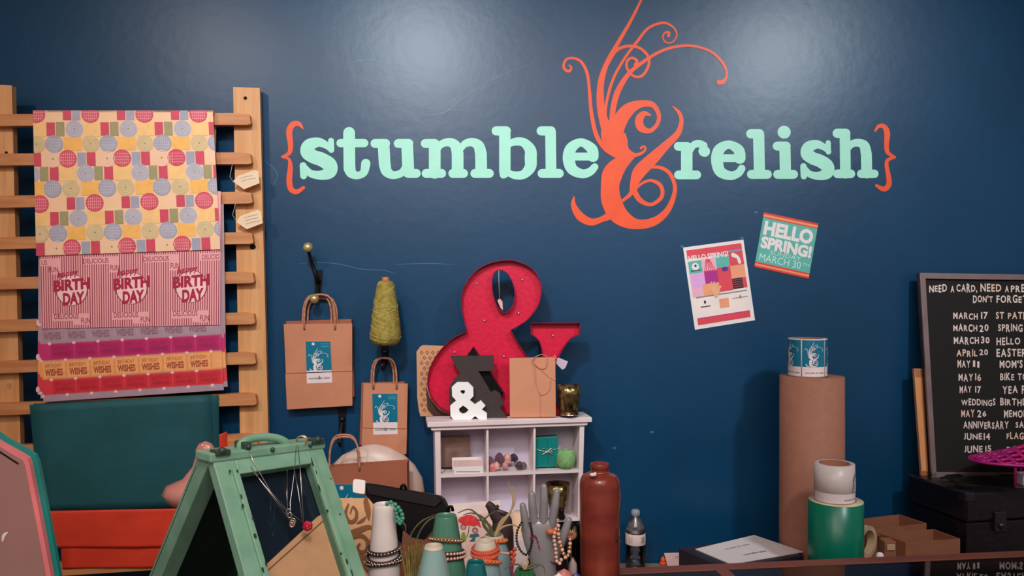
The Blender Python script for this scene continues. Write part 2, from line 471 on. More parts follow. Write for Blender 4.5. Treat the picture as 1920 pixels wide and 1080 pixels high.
# ------------------------------------------------------------------ flyers taped to the wall
def col(name, rgb, r=0.5): return mat(name, rgb, r, var=0.05)
Zf = (lambda x, y: (1260+x/4.153, 380+y/4.153))
fl = thing('flyer', P(1350, 615, WALL), 'tall white bordered flyer with a pink photo collage, taped tilted to the wall', 'flyer')
q = quadmap(wm, Zf(85,350), Zf(555,287), Zf(645,915), Zf(178,990))
b = MB(m_white); b.slab(q, 0, 0, 1, 1, 0.0005, 0.002)
fsh = b.build('sheet', fl)
R = sub(q, 0.045, 0.04, 0.955, 0.965)
b = MB()
o = 0.0023
c_coral = col('coral_print', (224, 70, 84)); c_pink = col('pink_print', (238, 176, 196)); c_teal = col('aqua_print', (92, 180, 166))
c_mag = col('magenta_print', (176, 40, 138)); c_peach = col('peach_print', (240, 158, 118)); c_ink = col('dark_ink', (48, 36, 46)); c_lil = col('lilac_print', (226, 170, 222))
c_cream = col('pale_cream_print', (244, 226, 218)); c_skin = col('tan_print', (236, 176, 132))
b.rect(R, 0, 0, 1, 1, o, c_cream)
b.rect(R, 0, 0, 1, .12, o+.0002, c_coral)
b.rect(R, .72, .075, 1, .10, o+.0003, col('grey_blue_print', (134, 150, 170)))
b.text(R, 'HELLO SPRING!', .02, .075, .74, .15, o+.0006, m_white, 0.03)
for (x0,y0,x1,y1,c) in ((0,.15,.24,.31,c_teal),(.24,.13,.5,.34,c_pink),(.5,.12,.74,.28,c_teal),(.74,.12,1,.28,c_coral),(0,.31,.26,.5,c_lil),(.26,.3,.5,.47,c_mag),
                        (.5,.28,.74,.6,c_coral),(.74,.28,1,.45,c_peach),(0,.5,.2,.62,c_pink),(.2,.47,.5,.62,c_peach),(.74,.45,.93,.59,c_ink),(.93,.45,1,.59,c_coral)):
    b.rect(R, x0, y0, x1, y1, o+.0004, c)
b.ell(R, .12, .225, .065, .05, o+.0006, m_white); b.ell(R, .125, .215, .02, .018, o+.0008, c_ink); b.rect(R, .03, .27, .21, .282, o+.0008, c_ink)
for k in range(6): b.stroke(R, [(.27+.04*k,.32),(.31+.02*k,.2),(.33+.01*k,.15)], .014, o+.0006, c_coral, n=3, caps=False)
b.ell(R, .64, .31, .06, .03, o+.0007, col('violet_print', (92, 40, 140)))
b.stroke(R, [(.82,.14),(.9,.18),(.92,.24)], [.06,.05,.06], o+.0006, m_white, n=4)
for k in range(4): b.stroke(R, [(.36+.02*k,.56),(.31+.05*k,.48-.02*(k in (1,2)))], .026, o+.0006, c_skin)
b.stroke(R, [(.40,.56),(.42,.62)], [.1,.09], o+.0006, c_skin); b.stroke(R, [(.44,.58),(.52,.53)], .026, o+.0006, c_skin)
for k in range(4): b.rect(R, .75, .47+.03*k, .92, .475+.03*k, o+.0006, c_coral)
b.rect(R, .05, .62, .98, .635, o+.0006, col('slate_print', (120, 140, 140)))
b.ell(R, .2, .70, .02, .022, o+.0006, c_ink); b.rect(R, .11, .752, .29, .765, o+.0006, c_ink)
b.rect(R, .46, .69, .63, .81, o+.0006, c_peach); b.rect(R, .70, .704, .98, .712, o+.0006, m_grey_ink); b.ell(R, .845, .70, .012, .024, o+.0007, m_grey_ink)
b.rect(R, .02, .895, .98, .905, o+.0006, c_mag); b.rect(R, .02, .905, .98, .985, o+.0006, c_coral)
b.build('print', fsh)
fl = thing('flyer', P(1475, 523, WALL), 'smaller square aqua flyer with red striped edges, taped crooked to the wall', 'flyer')
q = quadmap(wm, Zf(715,75), Zf(1138,163), Zf(1062,593), Zf(640,500))
fsh = MB(c_teal).slab(q, 0, 0, 1, 1, 0.0005, 0.002).build('sheet', fl)
b = MB()
c_r = col('red_stripe_print', (222, 56, 52)); c_o = col('apricot_stripe_print', (244, 150, 96))
for y0, y1, c in ((0,.035,c_r),(.035,.075,c_o),(.075,.095,c_r),(.90,.93,c_r),(.93,.965,c_o),(.965,1,c_r)): b.rect(q, 0, y0, 1, y1, o, c)
b.text(q, 'HELLO', .05, .135, .95, .40, o, m_white, 0.05); b.text(q, 'SPRING!', .04, .42, .97, .64, o, m_white, 0.05)
c_pale = col('pale_aqua_print', (196, 230, 218))
b.text(q, 'SUNDAY', .24, .645, .80, .72, o, c_pale, 0.0); b.text(q, 'MARCH 30', .06, .735, .82, .865, o, c_pale, 0.0); b.text(q, 'TH', .84, .74, .97, .79, o, c_pale)
b.build('print', fsh)

# ------------------------------------------------------------------ wooden rack and gift wrap
RK = yawed(460, 500, 2.90, 6)
rm = RK.m
rack = thing('wrapping_paper_rack', rm(230, 1405), 'pine ladder rack against the blue wall holding hanging gift wrap', 'rack')
for c, hole in (([(-58,156),(22,160),(40,900),(52,1405),(-28,1405),(-40,900)], None), ([(437,163),(487,165),(503,815),(516,1400),(464,1400),(450,815)], (460,184))):
    b = MB(m_pine); b.prism(rm, c, -0.03, 0.0)
    if hole:
        b.ell(rm, hole[0], hole[1], 3.5, 3.5, .0006, m_hole, 10); b.ell(rm, 474, 463, 6, 5, .0006, m_hole, 10)
    else:
        b.ell(rm, 12, 286, 3, 2.5, .0006, m_hole, 10); b.ell(rm, 17, 724, 5, 6, .0006, m_pineh, 10)
    b.build('post', rack, bevel=0.004)
RUNG = [(228,226),(301,299),(380,372),(457,447),(532,520),(611,596),(688,670),(766,746),(846,822),(1072,1040)]
for i, (yl, yr) in enumerate(RUNG):
    h = 11
    xe = 474 + i*1.6
    c = [(-40, yl-h+1), (xe-22, yr-h+0.4), (xe-3, yr-h+2.5), (xe, yr+h-2), (xe-6, yr+h), (-40, yl+h+1)]
    MB(m_pineh).prism(rm, c, 0.0, 0.032).build('rung', rack, bevel=0.004)

def sheet(name, label, c, off, m, group, wave=0.0, back=True, ny=14, nx=12, par=None):
    """a sheet of paper folded over a rung: front leaf with a thickness, the fold and a shorter rear leaf"""
    f = quadmap(rm, *c)
    b = MB(m)
    def z(u, v): return off + wave*(math.sin(u*9+v*3)*.5 + math.sin(u*23+1)*.2)*v
    vs = []; fs = []
    for j in range(ny+1):
        for i in range(nx+1): vs.append(f(i/nx, j/ny, z(i/nx, j/ny)))
    n = len(vs)
    for j in range(ny+1):
        for i in range(nx+1): vs.append(f(i/nx, j/ny, z(i/nx, j/ny)-0.0012))
    w_ = nx+1
    for j in range(ny):
        for i in range(nx):
            a = j*w_+i
            fs += [(a, a+w_, a+w_+1, a+1), (n+a, n+a+1, n+a+w_+1, n+a+w_)]
    for i in range(nx): fs += [(i, i+1, n+i+1, n+i), (ny*w_+i, n+ny*w_+i, n+ny*w_+i+1, ny*w_+i+1)]
    for j in range(ny): fs += [(j*w_, n+j*w_, n+(j+1)*w_, (j+1)*w_), (j*w_+nx, (j+1)*w_+nx, n+(j+1)*w_+nx, n+j*w_+nx)]
    b.raw(vs, fs, m, wave > 0)
    return b, f

c_a = mat('cream_gift_wrap', (248, 202, 160), 0.5, var=0.02)
def P_(n, c): return mat(n, c, 0.5, var=0.05, scale=40)
pr = P_('wrap_red', (212, 70, 94)); prl = P_('wrap_red_light', (240, 150, 156)); pb = P_('wrap_blue_grey', (166, 164, 180)); pbl = P_('wrap_pale_blue', (196, 188, 196))
pg = P_('wrap_sage', (164, 152, 108)); pgl = P_('wrap_pale_sage', (224, 194, 146)); pgr = P_('wrap_sage_ring', (204, 180, 132)); po = P_('wrap_orange', (250, 186, 96)); py_ = P_('wrap_yellow', (250, 200, 130)); pp_ = P_('wrap_pink_peach', (246, 196, 176))
gw = thing('gift_wrap_sheet', rm(245, 476, .05), 'cream gift wrap with retro circles and squares, hung topmost on the rack', 'gift wrap', None)
b, f = sheet('', '', [(77,214),(407,214),(421,469),(83,481)], 0.058, c_a, None)
# fold over the rung and the rear leaf
b.qslab(rm, [(77,214),(407,214),(407,217),(77,217)], -0.002, 0.058, c_a)
b.qslab(rm, [(77.5,216),(405,216),(404,330),(79,330)], -0.003, -0.0018, c_a)
gsh = b.build('sheet', gw)
g = lambda u, v, off=0.0: f(min(max(u/990, 0), 1), min(max(v/775, 0), 1), .058+off)
b = MB()
o = 0.0006
def rc(u, v, m, w_=46, h=72): 
    if u+w_/2 > 0 and u-w_/2 < 990: b.rect(g, u-w_/2, v-h/2, u+w_/2, v+h/2, o+.0004, m)
def circ(u, v, m, ml):
    if not (-44 < u < 1034): return
    b.ell(g, u, v, 49, 48, o+.0006, m)
    for k in range(-3, 4):
        h = math.sqrt(max(0, 40**2-(k*11)**2))
        if 0 < u+k*11 < 990: b.rect(g, u+k*11-1.5, v-h, u+k*11+1.5, v+h, o+.0008, ml)
    for k in (-1.5, -.5, .5, 1.5):
        h = math.sqrt(44**2-(k*16)**2); b.rect(g, u-h, v+k*16-1.6, u+h, v+k*16+1.6, o+.0009, ml)
def ros(u, v, m, ml):
    if not (-44 < u < 1034): return
    b.ell(g, u, v, 49, 47, o+.0005, m)
    for r in (42, 30, 18): b.ring(g, u, v, r, r, 4, o+.0007, ml, 18)
    b.ell(g, u, v, 6, 6, o+.0008, pg, 8)
for r in range(10):
    v = 20 + 80*r; k6 = r % 6
    dv = 0 if 30 < v < 740 else 0
    for k in range(-1, 4):
        u = 297*k + (8 if r >= 6 else 0)
        if k6 == 0: circ(u+315, v, pr, prl); rc(u+187, v, pr, 46, 64); rc(u+237, v, pb, 44, 64)
        if k6 == 1: rc(u+95, v, pr); rc(u+147, v, pg, 46, 76); ros(u+224, v, pbl, pb); rc(u+322, v, py_, 96, 78)
        if k6 == 2: circ(u+112, v, pb, pbl); rc(u+212, v, po, 96, 74); ros(u+312, v, pgl, pgr)
        if k6 == 3: circ(u+184, v, pr, prl); rc(u+260, v+3, pb, 46, 72); rc(u+312, v+3, pr, 48, 74); ros(u+400, v, c_a, pp_)
        if k6 == 4: rc(u+53, v, pg, 46, 76); rc(u+108, v, pr, 48, 74); rc(u+183, v, py_, 92, 80); ros(u+280, v, pbl, pb)
        if k6 == 5: circ(u+97, v, pb, pbl); ros(u+197, v, pgl, pgr); rc(u+300, v, po, 98, 76)
b.build('printed_pattern', gsh)

m_bp = mat('pink_gift_wrap', (244, 172, 172), 0.5, var=0.02); m_bs = P_('maroon_stripe', (150, 40, 66)); m_bl = P_('blush_disc', (250, 206, 202)); m_bt = P_('raspberry_print', (176, 24, 66))
gw = thing('gift_wrap_sheet', rm(254, 613, .045), 'pink gift wrap with maroon stripes and birthday roundels, second down on the rack', 'gift wrap')
b, f = sheet('', '', [(86,340),(421,362),(420,608),(91,615)], 0.053, m_bp, None)
gsh = b.build('sheet', gw)
BQ = quadmap(rm, (88,481), (420,469), (419,608), (91,615))
b = MB()
for k in range(78):
    u = (k+.5)/78
    holes = []
    for cx in (.175, .508, .84):
        d = abs(u-cx)
        if d < .088: h = math.sqrt(.088**2-d**2)*2.42; holes.append((.48-h, .48+h))
        if -.105 < u-cx < .10: holes.append((.80, .955 if u-cx > -.0 else .90))
    for cx in (-.02, .30, .635, .945):
        if -.06 < u-cx < .14: holes.append((.04, .14 if u-cx < .08 else .26))
    y = .0
    for h0, h1 in sorted(holes) + [(1, 1)]:
        if h0 > y + .01: b.rect(BQ, u-.0022, y, u+.0022, h0, .0537, m_bs)
        y = max(y, h1)
for cx in (.175, .508, .84):
    b.ell(BQ, cx, .48, .088, .213, .0537, m_bl); b.ring(BQ, cx, .48, .09, .216, .006, .0539, m_bs)
    b.text(BQ, 'happy', cx-.075, .22, cx+.035, .335, .0541, m_bt, 0.02, dy=-.03)
    b.text(BQ, 'BIRTH', cx-.10, .345, cx+.10, .50, .0542, m_bt, 0.05, dy=-.03)
    b.text(BQ, 'DAY', cx-.05, .52, cx+.07, .69, .0542, m_bt, 0.05, dy=-.02)
    b.text(BQ, 'DELICIOUS', cx-.10, .80, cx+.035, .87, .0541, m_bs, 0.0); b.text(BQ, 'FUN', cx+.05, .865, cx+.10, .94, .0541, m_bs, 0.0)
for cx in (.30, .635): b.text(BQ, 'DELICIOUS', cx-.06, .06, cx+.08, .125, .0541, m_bs, 0.0); b.text(BQ, 'FUN', cx+.09, .16, cx+.14, .23, .0541, m_bs, 0.0)
b.text(BQ, 'FUN', .05, .16, .10, .23, .0541, m_bs); b.text(BQ, 'DELICIO', .90, .06, .995, .125, .0541, m_bs); b.text(BQ, 'US', .01, .06, .04, .125, .0541, m_bs)
b.build('printed_pattern', gsh)

w_grey = P_('ticket_mauve', (176, 146, 158)); w_mag = P_('ticket_magenta', (206, 48, 112)); w_magd = P_('ticket_dark_magenta', (186, 34, 98)); w_or = P_('ticket_orange', (240, 150, 84)); w_orl = P_('ticket_light_orange', (246, 170, 106))
w_red = P_('ticket_red', (226, 60, 72)); w_redd = P_('ticket_dark_red', (208, 44, 58)); w_brn = P_('ticket_brown_ink', (168, 70, 52)); w_grd = P_('ticket_grey_ink', (150, 100, 118)); w_mgi = P_('ticket_plum_ink', (160, 22, 84)); w_rdi = P_('ticket_crimson_ink', (182, 30, 44)); w_dot = P_('ticket_notch', (248, 190, 190))
for c, off, lab in (([(84,380),(425,385),(430,716),(82,737)], 0.044, 'ticket printed gift wrap sheet, hindmost of the three hung under the pink one'),
                    ([(84,560),(421,560),(433,722),(88,744)], 0.0465, 'ticket printed gift wrap sheet, middle one of the three hung under the pink one'),
                    ([(84,560),(418,545),(426,728),(94,750)], 0.049, 'ticket printed gift wrap sheet, front one of the three, its rows sloping')):
    gw = thing('gift_wrap_sheet', rm(c[3][0]+170, c[3][1], off), lab, 'gift wrap', 'ticket printed gift wrap sheets')
    b, f0 = sheet('', '', c, off, w_grey, None)
    gsh = b.build('sheet', gw)
    f = (lambda f0, o_: (lambda u, v, d=0.0: f0(u, v, o_ + d)))(f0, off)
    b = MB()
    for (v0, v1, m1, m2, ink) in ((.25,.435,w_grey,w_grey,w_grd),(.44,.598,w_mag,w_magd,w_mgi),(.605,.785,w_or,w_orl,w_brn),(.79,.935,w_red,w_redd,w_rdi),(.945,1.0,w_grey,w_grey,w_grd)):
        if c[0][1] < 500: v0, v1 = .504+v0*.496, .504+v1*.496
        b.rect(f, 0, v0, 1, v1, .0006, m1)
        for k in range(8):
            u0 = .006+k*.134+(.05 if m1 in (w_mag, w_red) else 0); u1 = min(u0+.124, .998)
            if u0 > .97: continue
            b.rect(f, u0, v0+.012, u1, v1-.012, .0009, m2)
            if u1-u0 > .1 and v1 < .94 and 'front' in lab:
                b.text(f, 'BIRTHDAY', u0+.014, v0+.03, u1-.018, v0+.068, .0012, ink)
                b.text(f, 'WISHES', u0+.012, v0+.08, u1-.014, v1-.03, .0012, ink, 0.04)
            b.ell(f, u0-.005, v0, .010, .016, .0014, w_dot, 10)
    b.build('printed_pattern', gsh)

m_tt = mat('teal_tissue_paper', (20, 84, 90), 0.65, scale=5, var=0.12, bump=0.25, bscale=16)
m_ot = mat('orange_tissue_paper', (226, 62, 34), 0.65, scale=6, var=0.12, bump=0.3, bscale=14)
for c, off, lab in (([(72,754),(415,738),(417,948),(88,956)], 0.037, 'dark teal tissue paper sheet, rear one, its edge showing at the right'),
                    ([(66,756),(402,737),(408,944),(85,954)], 0.041, 'dark teal tissue paper sheet, front one, hanging low on the rack')):
    b, f = sheet('', '', c, off, m_tt, None, wave=0.004)
    tag(b.build('tissue_paper_sheet'), lab, 'tissue paper', 'teal tissue paper on the rack')
for c, off, lab in (([(88,952),(400,946),(400,1018),(92,1020)], 0.044, 'orange tissue paper folded just below the teal sheets on the rack'),
                    ([(122,1000),(395,994),(395,1056),(126,1060)], 0.037, 'darker orange tissue paper under the folded one, above the lowest rung'),
                    ([(100,930),(430,806),(431,846),(100,990)], 0.0345, 'orange tissue paper corner sticking out right of the teal sheets')):
    b, f = sheet('', '', c, off, m_ot, None, wave=0.004 if off > .036 else .0008)
    if off == 0.044: b.qslab(f, [(0,0),(1,.02),(1,.22),(0,.25)], .001, .010, m_ot)
    tag(b.build('tissue_paper_sheet', bevel=0.0), lab, 'tissue paper', 'orange tissue paper on the rack')
m_tag = mat('cream_tag_card', (236, 206, 172), 0.6, var=0.03)
def ptag(pts, lines, string, lab, f, off):
    t = thing('price_tag', f(pts[0][0], pts[0][1], off), lab, 'price tag')
    pc_ = MB(m_tag).prism(f, pts, off, off+.0012).build('card', t)
    b = MB(m_grey_ink)
    for l_ in lines: b.stroke(f, l_, .8, off+.0014, n=3, caps=False)
    b.build('writing', pc_)
    MB(m_white).tube([f(x, y, off+d) for x, y, d in string], .0006, seg=5).build('string', t)
Zt = lambda L: [(400+x/3, 140+y/3) for x, y in L]
ptag(Zt([(125,608),(150,578),(245,545),(265,552),(272,618),(185,652)]), [Zt([(165,592),(205,580),(235,576)]), Zt([(170,608),(210,596),(250,590)])], [(443,345,.001),(436,334,.004),(440,312,.0)], 'scalloped cream price tag on the rack post below the second rung', rm, 0.036)
ptag(Zt([(142,832),(165,800),(262,765),(280,775),(290,840),(200,874)]), [Zt([(185,812),(225,800),(260,792)]), Zt([(190,828),(230,816),(268,810)]), Zt([(195,846),(235,834),(275,826)])], [(449,418,.001),(441,405,.004),(446,384,.0)], 'scalloped cream price tag with writing on the rack post, lower of the two', rm, 0.036)

# ------------------------------------------------------------------ hooks, bags and yarn on the wall
def sticker(parent, q):
    s = MB(m_label_white); s.slab(q, 0, 0, 1, 1, .0004, .0012)
    lb_ = s.build('label', parent); s = MB(m_label_white)
    s.rect(q, 0, 0, 1, .70, .0014, m_teal_label)
    g_ = lambda x, y, off=0.0: q(.10 + (x-90)/760*.80, .17 + y/1055*.55, off)
    amp(s, g_, .0016, m_label_white, 1.15, n=4, dz=.00003)
    s.ell(q, .30, .06, .06, .035, .0016, m_label_white, 12)
    for k in range(3): s.rect(q, .62, .05+.035*k, .95, .058+.035*k, .0016, mat('pale_teal_ink', (90, 170, 190)))
    s.text(q, 'stumble & relish', .08, .855, .92, .905, .0016, m_grey_ink, 0.02)
    s.ell(q, .5, .87, .03, .05, .0017, m_grey_ink, 8)
    return s.build('label_print', lb_)

def bag(f, c, depth, off, lab, group, handles, stick=None, crease=None, m=None):
    """c: tl tr br bl of the front; the bag is folded flat, depth thick"""
    m = m or m_kraft
    t = thing('paper_bag', f((c[2][0]+c[3][0])/2, (c[2][1]+c[3][1])/2, off), lab, 'paper bag', group)
    q = quadmap(f, *c)
    b = MB(m)
    o1 = off + depth
    # front leaf above and below the crease, gusset sides and rear leaf, open at the top
    y = crease or .62
    b.qslab(q, [(0,0),(1,0),(1,y),(0,y)], o1-.001, o1)
    b.qslab(q, [(0,y-.005),(1,y-.005),(1,1),(0,1)], o1-.0005, o1+.0025)
    b.qslab(q, [(0.0,0),(1.0,0),(1,1),(0,1)], off, off+.001)
    b.qslab(q, [(0,y-.006),(1,y-.006),(1,y+.004),(0,y+.004)], o1, o1+.0034, m_kraft2)  # darker kraft strip draws the fold mark and its shadow line
    for x0, x1 in ((0,.004),(.996,1)): b.qslab(q, [(x0,.0),(x1,.0),(x1,1),(x0,1)], off, o1)
    b.qslab(q, [(0,.99),(1,.99),(1,1),(0,1)], off, o1)
    b.build('bag_body', t)
    for (x0, x1, top, yb, oo) in handles:
        pts = []
        yt = top
        for k in range(17):
            a = PI*k/16
            cx = (x0+x1)/2; rx = (x1-x0)/2
            px = cx - rx*math.copysign(abs(math.cos(a))**.6, math.cos(a))
            pyy = yb + (yt-yb)*math.sin(a)**.75
            pts.append(f(px, pyy, off+oo))
        pts = [f(x0, yb+10, off+oo)] + pts + [f(x1, yb+10, off+oo)]
        MB(m_handle).tube(pts, .0037, seg=7).build('handle', t)
    if stick: sticker(t, quadmap(lambda x, y, d=0.0: f(x, y, o1+.0022+d), *stick))
    return t
WF = flat(WALL-0.006)
bm_ = WF.m
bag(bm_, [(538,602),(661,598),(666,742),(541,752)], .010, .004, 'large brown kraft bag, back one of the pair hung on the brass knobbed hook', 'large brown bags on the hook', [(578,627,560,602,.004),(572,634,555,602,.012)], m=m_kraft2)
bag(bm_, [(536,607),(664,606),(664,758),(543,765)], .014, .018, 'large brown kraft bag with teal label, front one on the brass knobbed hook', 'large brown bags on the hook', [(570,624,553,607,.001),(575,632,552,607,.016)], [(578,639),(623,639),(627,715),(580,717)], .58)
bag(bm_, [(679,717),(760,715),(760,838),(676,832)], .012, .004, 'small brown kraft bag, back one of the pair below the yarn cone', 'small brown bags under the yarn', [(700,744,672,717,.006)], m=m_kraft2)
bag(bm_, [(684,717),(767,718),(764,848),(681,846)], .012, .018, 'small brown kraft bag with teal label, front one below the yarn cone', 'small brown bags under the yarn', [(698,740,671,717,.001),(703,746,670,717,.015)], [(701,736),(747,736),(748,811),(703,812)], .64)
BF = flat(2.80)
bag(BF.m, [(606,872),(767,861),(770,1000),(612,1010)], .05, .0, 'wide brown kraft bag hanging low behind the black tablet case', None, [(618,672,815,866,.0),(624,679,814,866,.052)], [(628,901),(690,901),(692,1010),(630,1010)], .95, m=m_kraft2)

def hook(base, top_ball, low_ball, lab, gilt=False, z0=WALL):
    t = thing('coat_hook', P(base[0], base[1]+18, z0), lab, 'coat hook')
    b = MB(m_iron); b.qslab(wm, [(base[0]-8,base[1]-22),(base[0]+8,base[1]-22),(base[0]+6,base[1]+24),(base[0]-6,base[1]+24)], 0.0, .004); b.ball(wm(base[0], base[1], .004), .012)
    b.build('backplate', t)
    if gilt:
        b = MB(m_iron); b.curve([wm(base[0], base[1], .004), wm(base[0]+2, base[1]-8, .04), wm(top_ball[0]+4, (base[1]+top_ball[1])/2, .05), wm(top_ball[0], top_ball[1]+6, .075)], [.009,.009,.007,.006]); up_ = b.build('upper_prong', t)
        MB(m_brass).ball(wm(top_ball[0], top_ball[1], .08), .018, seg=18).build('knob', up_)
    b = MB(m_iron); b.curve([wm(base[0], base[1]+6, .004), wm(base[0], base[1]+26, .035), wm(low_ball[0], low_ball[1]+8, .055), wm(low_ball[0], low_ball[1]+1, .062)], [.008,.007,.006,.006]); lo_ = b.build('lower_prong', t)
    if gilt: MB(m_brass).ball(wm(low_ball[0], low_ball[1], .066), .017, seg=18).build('knob', lo_)
    else: MB(m_iron).ball(wm(low_ball[0], low_ball[1], .066), .009, seg=18).build('knob', lo_)
hook((597,528), (588,466), (598,560), 'black iron coat hook with two brass knobs carrying the large bags', True)
hook((722,660), (722,636), (722,682), 'black iron coat hook hidden behind the yarn cone, carrying small bags')
hook((642,786), (641,778), (644,822), 'dark coat hook between the bags, carrying the lowest brown bag')
# yarn cone
m_yarn = mat('olive_yarn', (132, 114, 44), 0.85, scale=60, rgb2=(164, 146, 70), bump=0.3, bscale=120)
m_yarnl = mat('pale_olive_yarn', (190, 172, 98), 0.85, scale=80, var=0.15)
zc = 2.84
cb = P(723, 648, zc); px = zc/F
yc = thing('yarn_cone', cb, 'olive green cone of yarn hung on the wall above the small bags', 'yarn')
prof = [(0,0),(18*px,.5*px),(25*px,6*px),(28*px,14*px),(28.5*px,24*px),(26*px,48*px),(22*px,80*px),(18*px,104*px),(16*px,116*px),(12*px,121*px),(6*px,122*px)]
MB(m_yarn).lathe(cb, prof, seg=40).build('wound_yarn', yc)
def rad_at(z):
    for (r0, z0), (r1, z1) in zip(prof, prof[1:]):
        if z0 <= z <= z1: return r0+(r1-r0)*(z-z0)/(z1-z0 or 1)
    return .01
b = MB(m_yarnl)
for s_ in range(26):
    a0 = random.random()*2*PI; z0 = random.uniform(8, 95)*px; sl = random.choice((-1, 1))*random.uniform(.25, .6)
    pts = []
    for k in range(14):
        a = a0 + k*.22; z = z0 + sl*k*.22*18*px
        if not 5*px < z < 116*px: continue
        r = rad_at(z)+.0006
        pts.append(cb + Vector((r*math.cos(a), r*math.sin(a), z)))
    if len(pts) > 3: b.tube(pts, .0011, seg=5)
b.build('loose_strands', yc)
m_cone = mat('terracotta_plastic', (196, 110, 66), 0.45)
MB(m_cone).lathe(cb, [(5.5*px,118*px),(7*px,122*px),(6.5*px,128*px),(3*px,129*px),(2*px,124*px)], seg=20).build('cone_tip', yc)

# ------------------------------------------------------------------ white pigeonhole unit and what stands on it
CB = yawed(955, 788, 2.76, 9)
cm = CB.m
TOP = CAMZ - (788-540)/F*2.76
sh = thing('pigeonhole_shelf', Vector((-.01, 2.80, CAMZ-(984-540)/F*2.76)), 'white wooden unit of six pigeonholes below the red ampersand', 'shelf')
D = 0.105
def cq(pts, o0, o1, name, m=None, bev=.0015):
    b = MB(m or m_shelf); b.qslab(cm, pts, o0, o1); return b.build(name, sh, bevel=bev)
b = MB(m_shelf); b.qslab(cm, [(801,790.5),(1108,781),(1108,790),(801,800)], -D-.004, .016)
b.qslab(cm, [(806,800),(1102,790),(1100,797),(809,807)], -D, .008); b.build('top_board', sh, bevel=.002)
cq([(815,804),(826,804),(828,990),(819,991)], -D, 0, 'side_panel')
cq([(1087,797),(1096,797),(1091,976),(1083,977)], -D, 0, 'side_panel')
cq([(912,801),(916,801),(917,985),(913,985)], -D, -.001, 'divider', None, 0)
cq([(1000.5,799),(1004.5,799),(1003,980),(999,980)], -D, -.001, 'divider', None, 0)
cq([(826,890),(1087,881),(1087,886),(826,896)], -D, -.0005, 'shelf_board', None, 0)
cq([(819,984),(1086,971),(1086,977),(819,991)], -D, 0, 'bottom_board')
b = MB(m_shelfback); b.qslab(cm, [(816,802),(1095,795),(1090,976),(820,990)], -D, -D+.006); b.build('back_panel', sh)
b = MB(m_black); b.qslab(cm, [(822,992),(1084,978),(1084,978),(822,992)], -D+.01, -.004)
for i, v in enumerate(b.v): v.z = sh.location.z - .006 if i in (0, 1, 4, 5) else 0.64
tag(b.build('storage_box'), 'low black box under the white pigeonhole unit', 'box')

def stand_z(y): return (CAMZ-TOP)*F/(y-540)
# patterned tan box behind the red ampersand
Z7 = lambda L: [(780+x/6.75, 640+y/6.75) for x, y in L]
fp = flat(2.868)
m_tan = mat('tan_card', (204, 148, 108), 0.6, var=0.05); m_brn = mat('brown_lattice_print', (128, 78, 54), 0.6)
t = thing('patterned_box', fp.m(830, 784), 'tan patterned box with brown diamond lattice standing left behind the red ampersand', 'box')
b = MB(m_tan); b.prism(fp.m, Z7([(10,130),(60,62),(95,46),(430,62),(560,100),(560,942),(60,942),(40,870),(20,700)]), -.006, .010); b.build('box_shell', t, bevel=.002)
b = MB(m_brn)
for j in range(13):
    for i in range(4):
        x, y = 75+i*70+(35 if j % 2 else 0), 140+j*66
        p = [(x,y-28),(x+24,y),(x,y+28),(x-24,y)]
        if max(a[1] for a in p) > 935: continue
        if min(a[0] for a in p) > 32: b.poly([fp.m(*a, .0104) for a in Z7(p)]); b.poly([fp.m(*a, .0107) for a in Z7([(x,y-13),(x+11,y),(x,y+13),(x-11,y)])], m_tan)
b.build('lattice_print', t)
b = MB(mat('dark_brown_card', (74, 44, 36), 0.7)); b.prism(fp.m, Z7([(130,560),(180,720),(300,870),(420,930),(470,938),(470,941),(230,941),(150,850)]), .0108, .0135); b.build('dark_panel', t)  # dark brown panel over the lower part of the box front
# red marquee ampersand
AM = flat(2.845)
Z5 = lambda L: [(770+x/3.272, 470+y/3.272) for x, y in L]
def smooth_loop(pts, n=4, sharp=()):
    L = len(pts); out = []
    for i in range(L):
        p1, p2 = pts[i], pts[(i+1) % L]
        p0 = pts[i-1] if i not in sharp else p1
        p3 = pts[(i+2) % L] if ((i+1) % L) not in sharp else p2
        for k in range(n):
            t = k/n
            out.append(tuple(0.5*((2*b_)+(-a+c)*t+(2*a-5*b_+4*c-d)*t*t+(-a+3*b_-3*c+d)*t**3) for a, b_, c, d in zip(p0, p1, p2, p3)))
    return out
outer = [(590,58),(680,75),(755,120),(795,190),(801,262),(778,345),(720,420),(655,465),(616,486),(650,548),(690,610),(745,690),(790,740),(806,700),(802,610),(780,545),(735,512),(735,440),(1036,440),(1036,514),(985,535),(940,590),(905,655),(880,730),(835,815),(880,900),(940,1000),(800,1008),(735,960),(640,990),(520,1010),(400,1014),(300,1008),(215,980),(150,930),(112,850),(108,770),(132,690),(190,600),(265,532),(346,492),(330,430),(313,340),(322,240),(380,145),(470,82)]
sharp = (8, 16, 17, 18, 19, 26, 27, 40)
hole1 = [(548,120),(592,140),(625,200),(637,270),(622,338),(580,378),(538,348),(510,275),(502,190),(516,138)]
hole2 = [(388,590),(420,640),(490,745),(570,868),(520,915),(440,930),(350,905),(310,830),(318,730),(350,650)]
OU = Z5(smooth_loop(outer, 4, sharp)); H1 = Z5(smooth_loop(hole1)); H2 = Z5(smooth_loop(hole2, 4, (0, 3)))
mq = thing('marquee_ampersand', AM.m(900, 785), 'large red metal ampersand with raised rim and bulb holes on the white unit', 'marquee letter')
MB(m_red).prism(AM.m, OU, -.004, 0.0, holes=[H1, H2]).build('face', mq)
b = MB(m_rim)
DR = .026
